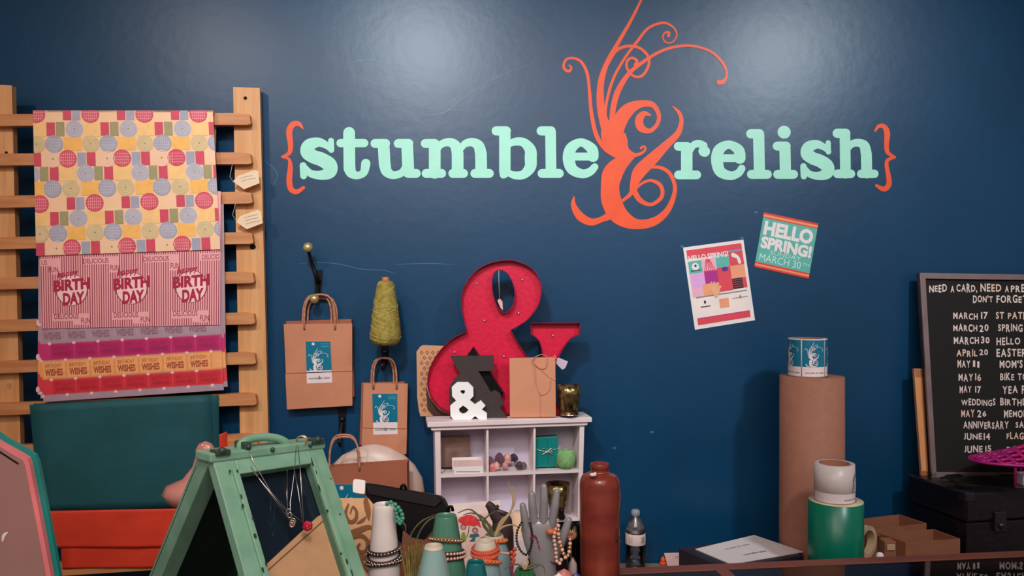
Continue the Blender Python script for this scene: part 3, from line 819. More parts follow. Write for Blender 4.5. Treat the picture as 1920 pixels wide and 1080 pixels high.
for loop, sgn in ((OU, 1), (H1, -1), (H2, -1)):
    n = len(loop)
    area_ = sum(loop[i][0]*loop[(i+1) % n][1]-loop[(i+1) % n][0]*loop[i][1] for i in range(n))
    s2 = (1 if area_ > 0 else -1)*sgn
    ins = []
    for i in range(n):
        a, c_ = loop[i-1], loop[(i+1) % n]
        dx, dy = c_[0]-a[0], c_[1]-a[1]; d = math.hypot(dx, dy) or 1
        ins.append((loop[i][0]-dy/d*s2*1.2, loop[i][1]+dx/d*s2*1.2))
    vs = [AM.m(*p, -.004) for p in loop]+[AM.m(*p, DR) for p in loop]+[AM.m(*p, DR) for p in ins]+[AM.m(*p, .0) for p in ins]
    fs = []
    for i in range(n):
        j = (i+1) % n
        for k in range(3): fs.append((k*n+i, k*n+j, (k+1)*n+j, (k+1)*n+i))
    b.raw(vs, fs, m_rim)
b.build('rim', mq)
for x, y in ((408,203),(685,178),(662,383),(453,428),(270,622),(572,648),(873,520)):
    p = Z5([(x, y)])[0]
    b = MB(m_silver); b.ring(AM.m, p[0], p[1], 2.6, 2.6, .9, .0012, m_rim, 12); b.ball(AM.m(p[0], p[1], .004), .0035, m_bulb, 10)
    b.build('bulb', mq)
def hangtag(path, card, lab, m, f):
    t = thing('price_tag', f(*card[0], .0), lab, 'price tag')
    MB(m_white).tube([f(x, y, d) for x, y, d in path], .0007, seg=5).build('string', t)
    MB(m).prism(f, card, .0, .0012).build('card', t)
TG = flat(2.816)
hangtag([(x, y, d) for (x, y), d in zip(Z5([(541,122),(542,200),(546,300)]), (.02, .012, .001))], Z5([(532,306),(546,292),(563,312),(566,365),(552,352)]), 'small pink price tag on a string in the top loop of the red ampersand', mat('pink_tag_card', (226, 170, 160), .6), TG.m)
hangtag([(x, y, d) for (x, y), d in zip(Z5([(880,640),(900,668),(915,682)]), (.0, .002, .001))], Z5([(890,690),(905,655),(965,680),(948,720),(930,730)]), 'small lilac price tag hanging right of the wrapped gift', mat('lilac_tag_card', (206, 184, 204), .6), flat(2.816).m)
# dark wooden letter and small white ampersand
fd = flat(2.795)
t = thing('wooden_letter', fd.m(890, 785), 'dark stained wooden cut-out letter leaning against the red ampersand', 'wooden letter')
b = MB(m_dkwood); b.prism(fd.m, Z7([(435,185),(985,180),(985,370),(790,372),(950,640),(1002,615),(1065,660),(1110,790),(1062,830),(1110,900),(1165,975),(440,985),(425,780),(420,680),(430,560),(480,480),(560,405)]), -.010, .012); b.build('front_layer', t, bevel=.0015)
b = MB(m_black); b.prism(fd.m, Z7([(725,72),(795,190),(905,372),(1095,640),(1075,668),(1000,610),(940,700),(640,300),(645,180)]), -.020, -.0105); b.build('hole_shade_layer', t)  # black sheet standing in for the shaded wall in the ampersand hole
fw = flat(2.765)
b = MB(mat('bright_white_paint', (244, 242, 240), .45, var=.01)); b.prism(fw.m, Z7([(520,515),(660,515),(725,580),(728,690),(680,740),(745,795),(820,745),(880,810),(832,860),(897,905),(900,990),(810,990),(750,942),(690,990),(480,990),(440,940),(435,810),(510,745),(460,690),(455,575)]), -.006, .009,
    holes=[Z7([(562,622),(590,612),(622,618),(620,645),(597,668),(570,648)]), Z7([(595,808),(630,828),(668,865),(628,905),(590,915),(552,890),(545,850)])])
tag(b.build('ampersand_ornament', bevel=.001), 'small white block ampersand standing in front of the dark wooden letter', 'ornament')
# wrapped gift
m_gk = mat('smooth_kraft_wrap', (206, 140, 106), 0.6, var=0.03); m_tw = mat('pink_twine', (206, 142, 124), .8, scale=200, var=.3)
fg = flat(2.79)
t = thing('wrapped_gift', fg.m(1000, 782), 'kraft wrapped gift tied with pink twine on the white unit', 'gift')
MB(m_gk).qslab(fg.m, [(955,672),(1041,670),(1042,781),(956,782)], -.025, .012).build('box', t, bevel=.002)
b = MB(m_tw)
def gz(L, d): return [fg.m(770+x/3.272, 470+y/3.272, d) for x, y in L]
b.curve(gz([(760,655),(752,720),(762,800),(790,870),(797,1015)], .0135), .0012, seg=6)
b.curve(gz([(752,660),(745,690),(790,720),(860,780),(890,790)], .0138), .0012, seg=6)
b.curve(gz([(755,655),(800,635),(835,650),(830,710),(795,720),(760,690),(752,660)], .016), .0013, seg=6)
b.curve(gz([(765,690),(770,800),(800,880),(850,850),(858,790)], .0145), .001, seg=6)
b.build('twine', t)
# mercury glass votive on top
m_merc = mat('mercury_glass', (176, 150, 100), 0.22, metal=0.85, scale=45, rgb2=(66, 54, 38)); 
def votive(px_, ytop, ybot, rt, rb, z, lab, stones=False):
    k = z/F; base = P(px_, ybot, z); H_ = (ybot-ytop)*k
    t = thing('votive_holder', base, lab, 'candle holder')
    MB(m_merc).lathe(base, [(0,0),(rb*.9*k,0),(rb*k,.06*H_),(rb*.8*k,.1*H_),(rb*k,.2*H_),(rt*.93*k,.7*H_),(rt*k,H_),(rt*.94*k,H_),(rb*.9*k,.25*H_),(0,.22*H_)], seg=28).build('cup', t)
    b = MB(m_silver); b.lathe(base, [(rb*.92*k,.0),(rb*1.05*k,.01*H_),(rb*.9*k,.05*H_)], seg=24); b.build('foot_ring', t)
    if stones:
        b = MB(mat('dark_pebble', (70, 52, 44), .5)); b.ball(base+Vector((0,0,H_*.95)), 9*k, sc=(1.3,1,.6)); b.build('pebble', t)
votive(1067, 722, 778, 23, 18, 2.80, 'gold flecked mercury glass cup at the right end of the white unit top', True)

# inside the pigeonholes: depth helper, offset -.03 .. -.09
def inq(pts, o0, o1, m, bev=0, mb=None):
    b = mb or MB(m); b.qslab(cm, pts, o0, o1, m); return b
Z8 = lambda L: [(800+x/4.697, 760+y/4.697) for x, y in L]
m_slate = mat('mottled_brown_stone', (112, 84, 76), .6, scale=30, rgb2=(134, 104, 94), bump=.2)
def floor_fix(b, y, o_):   # rest the lowest points on the pigeonhole floor
    return b
b = inq(Z8([(120,310),(398,302),(405,580),(125,584)]), -.085, -.065, m_slate)
tag(b.build('stone_tile', bevel=.002), 'mottled brown square tile leaning in the upper left pigeonhole', 'tile')
t = thing('display_card', cm(877, 889, -.02), 'folded white card in front of the brown tile', 'card')
b = MB(m_white); b.qslab(cm, Z8([(232,484),(492,478),(502,600),(240,608)]), -.004, -.002); b.qslab(cm, Z8([(232,484),(492,478),(490,590),(236,600)]), -.045, -.043); b.build('card', t)
b = MB(mat('pale_pink_card', (224, 186, 178), .6)); b.qslab(cm, Z8([(234,486),(490,480),(494,530),(238,540)]), -.0018, -.0012); b.rect(cm, *Z8([(262,582)])[0], *Z8([(470,588)])[0], -.001, m_grey_ink); b.build('band', t)
b = MB(mat('white_quartz', (216, 190, 184), .5)); b.ball(cm(829, 886, -.03), .007, sc=(1.2,1,.8)); tag(b.build('pebble'), 'small white pebble beside the brown tile', 'pebble')
stones = [((590,575),16,(196,110,110),'rose quartz chip lying at the front of the middle pigeonhole'),((625,560),15,(214,160,150),'pale pink crystal chip left in the middle pigeonhole'),((665,480),19,(104,70,88),'purple crystal lump at the back of the middle pigeonhole'),
          ((580,500),14,(150,100,112),'mauve crystal chip at the left of the middle pigeonhole'),((735,520),20,(206,150,140),'large blush crystal in the middle pigeonhole'),((790,480),16,(52,36,56),'dark violet crystal on the stones of the middle pigeonhole'),
          ((700,555),14,(196,140,132),'pink crystal chip at the centre of the middle pigeonhole'),((830,555),15,(70,60,66),'dark polished stone at the right of the middle pigeonhole'),((865,555),13,(110,92,90),'grey crystal chip rightmost in the middle pigeonhole'),((770,530),11,(226,196,190),'clear crystal point in the middle pigeonhole')]
for i, ((x, y), r, c, lab) in enumerate(stones):
    if y < 520: y += 30
    p = Z8([(x, y)])[0]; m_ = mat('crystal_%s' % ['rose','blush','purple','mauve','pale','violet','pink','smoky','grey','clear'][i], c, .25, scale=80, var=.2)
    k = 2.8/F/4.697*r*2.7
    pos = cm(p[0], p[1]-2, -.025-.04*(y < 540))
    b = MB(m_); random.seed(i)
    b.lathe(pos-Vector((0,0,k*.8)), [(k*.5,0),(k*1.05,k*.4),(k*.9,k*1.1),(k*.35,k*1.7),(0,k*1.8)], seg=6, sy=.8)
    ob = b.build('crystal'); ob.rotation_euler.z = i*1.3
    for pl in ob.data.polygons: pl.use_smooth = False
    tag(ob, lab, 'crystal', 'crystals in the middle pigeonhole')
m_gt = mat('teal_gift_wrap', (10, 124, 118), .35, var=.06)
t = thing('gift_box', cm(1028, 882, -.04), 'teal gift box tied with silver cord in the upper right pigeonhole', 'gift')
MB(m_gt).qslab(cm, Z8([(966,303),(1175,288),(1182,560),(976,568)]), -.075, -.035).build('box', t, bevel=.002)
b = MB(m_silver)
def g8(L, d): return [cm(*p, d) for p in Z8(L)]
b.curve(g8([(970,400),(1020,415),(1075,420),(1130,410),(1180,395)], -.033), .0012, seg=6); b.curve(g8([(1078,295),(1082,420),(1090,565)], -.033), .0009, seg=6)
for d in (-1, 1): b.curve(g8([(1080,420),(1080+d*35,395),(1080+d*45,425),(1080,425),(1080+d*50,450)], -.031), .0013, seg=6)
b.curve(g8([(1100,430),(1120,490),(1150,530),(1168,600),(1165,660)], -.028), .0008, seg=5)
b.build('cord', t)
m_gy = mat('green_yarn', (110, 158, 96), .85, scale=50, rgb2=(136, 180, 116), bump=.3, bscale=90)
p = cm(1064.5, 862, -.03)
b = MB(m_gy); b.lathe(p-Vector((0,0,.0345)), [(0,0),(.022,.0),(.031,.012),(.0335,.03),(.031,.05),(.024,.062),(.012,.064),(.006,.058),(0,.05)], seg=28)
for k in range(22):
    a0 = k*.7; b.tube([p + Vector((.034*math.cos(a0+t_*.16)*math.cos((t_-4)*.22), .034*math.sin(a0+t_*.16)*math.cos((t_-4)*.22), (t_-4)*.0065-.003)) for t_ in range(9)], .001, seg=5)
tag(b.build('yarn_ball'), 'green ball of string beside the teal gift box', 'yarn')
votive(1046, 906, 972, 23, 15, 2.815, 'gold mercury glass goblet in the lower right pigeonhole')
b = MB(m_black); p = cm(1053, 972, .004); b.lathe(p, [(0,0),(.011,0),(.012,.008),(.006,.018),(.009,.026),(.008,.034),(0,.038)], seg=14); b.ball(p+Vector((-.006,0,.03)), .005); b.ball(p+Vector((.006,0,.032)), .004)
tag(b.build('figurine'), 'tiny black figurine in front of the goblet', 'figurine')

# ------------------------------------------------------------------ back counter with rolls, boxes, papers
BC = 0.64
m_bc = mat('grey_laminate', (136, 118, 112), .5, var=.05); m_bcw = mat('dark_brown_cabinet', (70, 44, 36), .5, scale=8, stretch=(6,6,.4), var=.2)
t = thing('back_counter', (1.0, 2.6, 0), 'long back counter under the blue wall, grey top', 'counter')
MB(m_bc).box((1.05, 2.635, BC-.02), (3.3, .61, .04)).build('worktop', t, bevel=.003)
MB(m_bcw).box((1.05, 2.66, (BC-.04)/2), (3.26, .56, BC-.04)).build('cabinet', t)
H = CAMZ - BC
def on_counter(px_, z, Z=BC): return Vector(((px_-960)/F*z, z, Z))
# kraft roll
z = 2.72; k = z/F
c = on_counter(1522, z); hgt = CAMZ-(705-540)*k - BC
rl = thing('paper_roll', c, 'tall brown kraft paper roll standing on end against the wall', 'paper roll')
r = 58.5*k
MB(m_krft3).lathe(c, [(r*.33,0),(r,0),(r,hgt*.02),(r*.985,hgt),(r*.33,hgt),(r*.33,0)], seg=56, cap=False).build('wound_paper', rl)
MB(m_tan).lathe(c, [(r*.28,.0),(r*.33,.0),(r*.33,hgt+.0004),(r*.28,hgt+.0004),(r*.28,.0)], seg=28, cap=False).build('core', rl)
def cyl_map(c, r, a0=0.0):      # u: metres round the roll from the front, v: metres from the base
    def f(u, v, off=0.0):
        a = -PI/2 + a0 + u/r
        return c + Vector(((r+off)*math.cos(a), (r+off)*math.sin(a), v))
    return f
def cyl_rect(b, f, u0, v0, u1, v1, off, m, n=10):
    for i in range(n):
        a, c_ = u0+(u1-u0)*i/n, u0+(u1-u0)*(i+1)/n
        b.poly([f(a,v0,off), f(c_,v0,off), f(c_,v1,off), f(a,v1,off)], m)
def label_roll(px_, ybot, ytop, rpx, z, Z, lab, used):
    k = z/F; c = on_counter(px_, z, Z); r = rpx*k; h = (ybot-ytop)*k
    t = thing('label_roll', c, lab, 'label roll')
    m_back = mat('waxy_label_backing', (206, 190, 184), .35, var=.04)
    MB(m_back).lathe(c, [(r*.76,0),(r,0),(r,h),(r*.76,h),(r*.76,0)], seg=48, cap=False).build('backing_roll', t)
    MB(m_card).lathe(c, [(r*.70,0),(r*.76,0),(r*.76,h+.0005),(r*.70,h+.0005),(r*.70,.0)], seg=36, cap=False).build('core', t)
    f = cyl_map(c, r)
    b = MB()
    if not used:
        lw = r*1.32
        for j in range(-2, 3):
            u0 = j*lw - r*.62; u1 = u0+lw-.004
            cyl_rect(b, f, u0, .004, u1, h*.28, .0006, m_label_white); cyl_rect(b, f, u0, h*.28, u1, h-.004, .0006, m_teal_label)
            if j in (-1, 0, 1):
                g_ = (lambda u0: (lambda x, y, off=0.0: f(u0+lw*.1+(x-90)/760*lw*.75, h*.92-(y/1055)*h*.64, off)))(u0)
                amp(b, g_, .0010, m_label_white, 1.15, n=4, dz=.00003)
                b.text(lambda u, v, off=0.0: f(u, -v, off), 'stumble & relish', u0+lw*.12, -h*.15, u0+lw*.9, -h*.11, .001, m_grey_ink, .02)
        cyl_rect(b, f, -r*3.1, h-.003, r*3.1, h, .0008, m_label_white, 40)
    else:
        lw = r*1.3; u0 = r*.60; u1 = r*1.35
        cyl_rect(b, f, -r*1.6, .004, r*1.2, h*.28, .0006, m_label_white, 16)
        b.poly([f(*p, .0012) for p in ((u0, h*.30), (u0+.006, h*.55), (u0+.003, h*.62), (u0+.014, h*.78), (u1, h*.9), (u1, h*.30))], m_teal_label)
        amp(b, lambda x, y, off=0.0: f(u0+.006+(x-90)/760*.035, h*.72-(y/1055)*h*.4, off), .0018, m_label_white, 1.8, n=3, dz=.00003)
        b.text(lambda u, v, off=0.0: f(u, -v, off), 'stumble & relish', r*.1, -h*.15, r*1.0, -h*.11, .001, m_grey_ink, .02)
        cyl_rect(b, f, r*1.0, .0, r*1.5, h*.05, .004, m_label_white)
    b.build('labels', t)
label_roll(1514, 703, 632, 34.5, 2.72, BC+hgt, 'roll of teal labels standing on top of the kraft roll', False)
z = 2.46; k = z/F; c = on_counter(1567, z); r = 49*k; hgt2 = CAMZ-(938-540)*k-BC
rl = thing('ribbon_roll', c, 'green roll standing on the counter under the used label roll', 'paper roll')
m_gr = mat('emerald_paper', (0, 112, 86), .3, var=.04)
MB(m_gr).lathe(c, [(r*.35,0),(r,0),(r,hgt2),(r*.985,hgt2+.0004)], seg=56).build('wound_paper', rl)
b = MB(mat('cream_roll_end', (206, 190, 160), .6)); b.lathe(c, [(r*.985,hgt2-.001),(r*.985,hgt2+.0016),(r*.3,hgt2+.0016)], seg=56); b.build('roll_end', rl)
label_roll(1564.5, 936, 866, 36, 2.455, BC+hgt2+.0016, 'half used label roll with torn teal label, on top of the green roll', True)
# brown cardboard trays
def tray(pts, rim, base, lab, th=.003):
    """pts: near-left, near-right, far-right, far-left corners on the floor plan"""
    t = thing('cardboard_box', Vector((sum(p[0] for p in pts)/4, sum(p[1] for p in pts)/4, base)), lab, 'box', 'open brown cardboard boxes')
    V = [Vector((x, y, 0)) for x, y in pts]; c = sum(V, Vector())/4
    inn = [v + (c-v).normalized()*th*1.6 for v in V]
    up = lambda v, z_: Vector((v.x, v.y, z_))
    b = MB(m_card); b.hexa([up(v, base) for v in V]+[up(v, base+th) for v in V]); b.build('bottom', t)
    for i in range(4):
        j = (i+1) % 4
        b = MB(m_card); b.hexa([up(V[i],base), up(V[j],base), up(V[j],rim), up(V[i],rim), up(inn[i],base), up(inn[j],base), up(inn[j],rim), up(inn[i],rim)]); b.build('side', t)
    return t
tray([(1.238,2.516),(1.430,2.553),(1.400,2.655),(1.200,2.612)], CAMZ-.80, BC, 'open brown cardboard tray nearest the glass counter by the black trunk')
tray([(1.18,2.618),(1.394,2.69),(1.354,2.796),(1.141,2.723)], CAMZ-.791, BC, 'taller open brown cardboard box behind the nearer tray')
# tape roll and dispenser
m_tape = mat('masking_tape', (196, 168, 132), .5)
z = 2.44; k = z/F
def ringobj(px_, py_, ro, ri, z, wdt, m, yaw, name, lab, cat):
    c = P(px_, py_, z); k = z/F; b = MB(m); a = math.radians(yaw); ax = Vector((math.sin(a), -math.cos(a), 0)); ux = Vector((math.cos(a), math.sin(a), 0))
    vs = []; fs = []; n = 36
    for i in range(n):
        t_ = 2*PI*i/n; d = ux*math.cos(t_)+Vector((0,0,1))*math.sin(t_)
        for r_, s_ in ((ro,1),(ri,1),(ri,-1),(ro,-1)): vs.append(c+d*r_*k+ax*(s_*wdt/2))
        j = (i+1) % n
        for q_ in range(4): fs.append((4*i+q_, 4*i+(q_+1) % 4, 4*j+(q_+1) % 4, 4*j+q_))
    b.raw(vs, fs, m, False)
    return tag(b.build(name), lab, cat)
tr = ringobj(1622, 1015, 30, 22, 2.50, .024, m_tape, 38, 'tape_roll', 'tan roll of tape standing on edge right of the green roll', 'tape')
CT = P(1622, 1015+30, 2.50).z
b = MB(m_card); b.hexa([Vector(v) for v in [(1.082,2.35,BC),(1.19,2.35,BC),(1.19,2.35,CT),(1.082,2.35,CT),(1.082,2.56,BC),(1.118,2.56,BC),(1.118,2.56,CT),(1.082,2.56,CT)]]); tag(b.build('carton'), 'brown carton carrying the tape roll right of the green roll', 'box')
b = MB(m_card); p = on_counter(1664, 2.39, CT); b.box(p+Vector((0,0,.045)), (.034,.04,.09)); b.box(p+Vector((0,-.022,.074)), (.024,.004,.018), m_tape); tag(b.build('small_box', bevel=.002), 'narrow brown box with a tan label beside the tape roll', 'box')
b = MB(m_white); p = on_counter(1650, 2.375, CT); b.ball(p+Vector((0,0,.046)), .012); b.lathe(p, [(.012,0),(.012,.044),(.006,.05)], seg=14); tag(b.build('glue_stick'), 'white rounded cap of a small tube at the counter edge', 'tube')
# black trunk, board, frame, plate, lattice bowl
m_trunk = mat('black_trunk_leather', (22, 18, 23), .32, scale=30, bump=.15)
TZ = 0.985
A = Vector((1.418, 2.862)); ang = math.radians(12); e = Vector((math.cos(ang), math.sin(ang))); n_ = Vector((math.sin(ang), -math.cos(ang)))
W_, D_ = .40, .27
t = thing('trunk', (A.x+.2, A.y-.12, BC), 'old black trunk on the back counter under the letter board', 'trunk')
def tp(u, v, z_): q_ = A + e*u + n_*v; return Vector((q_.x, q_.y, z_))
def tbox(b, u0, u1, v0, v1, z0, z1, m): return b.hexa([tp(u0,v1,z0), tp(u1,v1,z0), tp(u1,v1,z1), tp(u0,v1,z1), tp(u0,v0,z0), tp(u1,v0,z0), tp(u1,v0,z1), tp(u0,v0,z1)], m)
tbox(MB(m_trunk), 0, W_, 0, D_, BC, BC+.245, m_trunk).build('body', t, bevel=.004)
tbox(MB(m_trunk), -.004, W_+.004, -.002, D_+.004, BC+.248, TZ, m_trunk).build('lid', t, bevel=.008)
m_lock = mat('dull_steel', (74, 68, 76), .35, metal=.8)
for u in (.0, W_-.03):
    b = MB(m_lock); tbox(b, u-.006, u+.03, D_-.03, D_+.007, TZ-.03, TZ+.002, m_lock); b.build('corner_guard', t, bevel=.004)
b = MB(m_lock); tbox(b, .10, .145, D_, D_+.012, BC+.215, BC+.28, m_lock); b.ball(tp(.122, D_+.012, BC+.235), .012); b.build('latch', t, bevel=.003)
# letter board
BDn = (P(1722,512,2.895)-P(1745,895,2.815)).normalized(); nb = Vector((1,0,0)).cross(BDn); nb = nb if nb.y < 0 else -nb
BD = Plane(P(1745,895,2.815), nb)
bz = P(1745,895,2.815).z
bd = thing('letter_board', P(1900, 895, 2.815), 'black letter board with grey frame listing dates in white letters', 'sign')
xl = lambda y: 1722+(y-512)*23/383.0
m_felt = mat('black_felt', (24, 20, 20), .85, scale=120, var=.15); m_frm = mat('grey_aluminium_frame', (136, 116, 116), .4, metal=.3); m_let = mat('white_plastic_letters', (232, 212, 202), .4, var=.02)
m_letp = mat('yellowed_plastic_letters', (232, 200, 180), .4, var=.02)
X2 = 2090
b = MB(m_felt); b.qslab(BD.m, [(xl(512),512),(X2,518),(X2+30,895),(xl(895),895)], -.014, 0); b.build('felt_panel', bd)
for pts in ([(xl(512),512),(xl(512)+11,522),(xl(893)+9,893),(xl(893),893)], [(xl(512),512),(X2,518),(X2,528),(xl(522)+10,523)], [(xl(885),885),(X2+26,887),(X2+26,895),(xl(895),895)], [(X2-10,518),(X2,518),(X2+26,895),(X2+16,895)]):
    b = MB(m_frm); b.qslab(BD.m, pts, -.016, .010); b.build('frame_rail', bd, bevel=.001)
def board_word(s_, x0, y0, x1, y1, m):
    b = MB(m)
    chars = [(c, .35 if c == ' ' else .22 if c in ",'" else .17 if c in '1I' else max(.28, text_geo(c, .03)[2]*.86)) for c in s_]
    tot = sum(a for _, a in chars) + .16*(len(chars)-1)
    sx = (x1-x0)/tot; x = x0
    for c, a in chars:
        if c == ' ': pass
        elif c == ',': b.text(BD.m, c, x, y1-3, x+a*sx, y1+3, .0012, m, .03)
        elif c == "'": b.text(BD.m, c, x, y0, x+a*sx, y0+5, .0012, m, .03)
        else:
            up = random.choice((0, 0, 0, 1.6, -1.2)); dn = random.choice((0, 0, 0, 1.4))
            b.text(BD.m, c, x, y0+up, x+a*sx, y1+dn, .0012, m, .028)
        x += (a+.16)*sx
    b.build('word', bd)
random.seed(11)
WORDS = [('NEED',1742,534,1775,547),('A',1782,536,1789,547),('CARD,',1793,533,1832,547),('NEED',1838,533,1877,547),('A',1884,537,1891,548),('PRE',1895,534,1921,548),
 ("DON'T",1824,554,1861,567),('FORGET',1868,554,1926,568),('MARCH',1787,586,1833,598),('17',1839,585,1852,598),('ST PATR',1867,585,1926,598),('MARCH',1787,608,1832,621),('20',1836,608,1853,621),('SPRING',1871,608,1917,621),
 ('MARCH',1788,632,1835,645),('30',1839,632,1855,644),('HELLO S',1868,633,1926,646),('APRIL',1793,656,1832,668),('20',1836,655,1852,666),('EASTER',1868,654,1924,668),('MAY',1795,676,1819,689),('11',1824,676,1836,688),("MOM'S",1874,676,1917,690),
 ('MAY',1797,701,1824,714),('16',1828,701,1839,713),('BIKE TO',1875,700,1926,713),('MAY',1799,724,1821,736),('17',1828,724,1839,736),('YEA F',1879,724,1921,737),('WEDDINGS',1802,748,1866,760),('BIRTHD',1875,747,1926,760),
 ('MAY',1802,769,1827,782),('26',1832,769,1849,781),('MEMOR',1882,769,1926,782),('ANNIVERSARY',1806,790,1891,803),('SAT',1904,791,1928,802),('JUNE',1807,812,1841,824),('14',1844,812,1856,825),('FLAG',1887,811,1919,823),
 ('JUNE',1808,836,1842,848),('15',1847,836,1858,847),('DAD',1887,836,1917,849)]
for i, (s_, x0, y0, x1, y1) in enumerate(WORDS): board_word(s_, x0, y0, x1, y1, m_letp if i % 7 == 3 else m_let)
# wooden frame leaning behind the board
fb = Plane(P(1722,560,2.925), (0, -1, .10))
fb = Plane(P(1735,900,2.838), nb)
pf = thing('picture_frame', fb.m(1800, 899), 'light wooden frame peeking out left from behind the letter board', 'frame')
m_fw = mat('honey_oak', (214, 142, 90), .5, scale=10, stretch=(6,6,.4), rgb2=(228, 160, 106))
for pts in ([(1713,691),(1731,693),(1743,897),(1728,897)], [(1713,691),(1950,700),(1950,716),(1715,708)], [(1727,882),(1950,886),(1950,897),(1728,897)], [(1935,700),(1950,700),(1962,897),(1947,897)]):
    b = MB(m_fw); b.qslab(fb.m, pts, -.012, .003); b.build('frame_bar', pf, bevel=.001)
b = MB(m_white); b.qslab(fb.m, [(1730,708),(1940,708),(1950,885),(1741,885)], -.008, -.004); b.build('mount', pf)
# glass plate with wavy rim
pc = on_counter(1880, 2.70, TZ)
m_gp = mat('pressed_glass', (240, 236, 234), .06, trans=1.0, var=.0, ior=1.4)
b = MB(m_gp); b.lathe(pc, [(0,.002),(.10,.002),(.15,.006),(.20,.014),(.202,.016),(.15,.010),(.10,.006),(0,.006)], seg=72, sy=.55, wob=lambda a, z_: .03*math.sin(a*14)*(z_ > .012))
tag(b.build('glass_plate'), 'wavy edged clear glass plate on the trunk below the letter board', 'plate')
b = MB(mat('frosted_white_block', (206, 190, 200), .5)); b.box(pc+Vector((.075,-.015,.026)), (.06,.045,.04)); tag(b.build('display_block', bevel=.003), 'small pale block standing on the glass plate at the right edge', 'block')
# pink openwork piece
m_lat = mat('magenta_resin', (196, 30, 112), .35, scale=12, rgb2=(150, 24, 110))
lb = thing('lattice_bowl', pc+Vector((.06,-.02,.012)), 'magenta openwork coral shaped dish on legs standing on the glass plate', 'ornament')
cz = P(1935, 828, 2.68)
b = MB(m_lat)
def cone_pt(x, y):
    r_ = math.hypot(x, y*1.0); rr = min(r_/.205, 1); return cz + Vector((x, y*.5, -.062*rr**.7))
st = .027
for i in range(-8, 9):
    for j in range(-9, 10):
        x = st*1.5*i; y = st*math.sqrt(3)*(j + (i % 2)*.5)
        hx = [(x+st*math.cos(PI*k_/3), y+st*math.sin(PI*k_/3)) for k_ in range(6)]
        for k_ in range(3):
            a_, c_ = hx[k_], hx[k_+1]
            if math.hypot(*a_) < .2 and math.hypot(*c_) < .2: b.tube([cone_pt(*a_), cone_pt((a_[0]+c_[0])/2, (a_[1]+c_[1])/2), cone_pt(*c_)], [.0075,.0055,.0075], seg=6)
n = 64
b.tube([cone_pt(.203*math.cos(2*PI*i/n), .203*math.sin(2*PI*i/n)) for i in range(n)], .0055, seg=6, closed=True)
b.build('openwork_dish', lb)
for x, y in ((-.075,-.06),(.1,-.06),(.0,.12)):
    q_ = cone_pt(x, y); MB(m_lat).tube([q_, Vector((q_.x, q_.y, TZ+.008))], .0045, seg=8).build('leg', lb)

# papers lying on the counter
def flatq(px4, Z): f = level(Z).m; return quadmap(f, *px4)
PZ = 0.784
q = flatq([(1404,1011),(1500,1040),(1360,1062),(1280,1027)], PZ)
b = MB(mat('charcoal_folder', (44, 40, 50), .45)); b.slab(q, -.02, -.02, 1.05, 1.05, BC-PZ, .0)
tag(b.build('file_box', bevel=.003), 'charcoal file box under the white printed sheet', 'box')
q = flatq([(1414,1003),(1506,1034),(1370,1057),(1304,1029)], PZ+.004)
t = thing('paper_sheet', q(.5,.5,0), 'white printed sheet lying aslant on the charcoal folder', 'paper')
MB(m_white).slab(q, 0, 0, 1, 1, -.003, 0).build('sheet', t)
b = MB(m_grey_ink)
qt = lambda u, v, off=0.0: q(v, 1-u, off)
b.text(qt, 'certificate', .34, .66, .66, .74, .0006, m_grey_ink, .01); b.text(qt, 'stumble & relish', .30, .28, .68, .33, .0006, m_grey_ink)
b.build('print', t)
q = flatq([(1470,1056),(1512,1048),(1525,1062),(1480,1070)], BC+.006)
b = MB(m_white); b.slab(q, 0, 0, 1, 1, -.006, .0); tag(b.build('envelope'), 'small white envelope at the foot of the kraft roll', 'envelope')
f_ = Plane(on_counter(1262, 2.80), (0, -1, .35))
b = MB(mat('pink_card', (206, 164, 160), .6)); b.qslab(f_.m, [(1245,1037),(1276,1036),(1288,1080),(1258,1081)], -.002, 0); b.text(f_.m, 'ct', 1266, 1042, 1272, 1047, .001, m_grey_ink)
tag(b.build('card'), 'small pale pink card propped between bottle and papers', 'card')
b = MB(m_orange); p = on_counter(1243, 2.925, BC); b.lathe(p, [(.009,0),(.009,.02),(.0,.03)], seg=14); b.lathe(p, [(.0,.0),(.013,.0),(.013,.008),(.009,.009)], seg=14); tag(b.build('bottle_cap'), 'tiny orange cap beside the pale pink card', 'cap')
# water bottle
z = 2.87; k = z/F; c = on_counter(1191.5, z)
wb = thing('water_bottle', c, 'clear plastic water bottle with white cap and label on the counter', 'bottle')
m_pet = thin_glass('clear_plastic', (238, 244, 248), .10, 2.1)
R_ = 18.5*k
Hs = (CAMZ-(955-540)*k-BC)/.189       # the profile below is drawn for a bottle 0.189 tall
pr_ = [(0,.004),(R_*.8,.0),(R_,.008)]
for i in range(5): pr_ += [(R_, .014+.014*i), (R_*.95, .020+.014*i)]
pr_ += [(R_,.084),(R_,.116),(R_*.98,.122),(R_*.8,.142),(R_*.5,.162),(R_*.4,.168),(R_*.4,.172)]
MB(m_pet).lathe(c, [(r_, z_*Hs) for r_, z_ in pr_], seg=36).build('bottle_body', wb)
MB(mat('translucent_white_cap', (190, 190, 200), .3, trans=.5)).lathe(c, [(r_, z_*Hs) for r_, z_ in [(R_*.4,.170),(R_*.45,.171),(R_*.45,.184),(R_*.3,.189),(0,.189)]], seg=28).build('cap', wb)
b = MB(mat('bottle_label', (232, 206, 200), .5)); b.lathe(c, [(r_, z_*Hs) for r_, z_ in [(R_*1.01,.083),(R_*1.015,.0835),(R_*1.015,.1165),(R_*1.01,.117)]], seg=36)
f0_ = cyl_map(c, R_*1.02); f = lambda u, v, off=0.0: f0_(u*R_/.03, v*Hs, off)
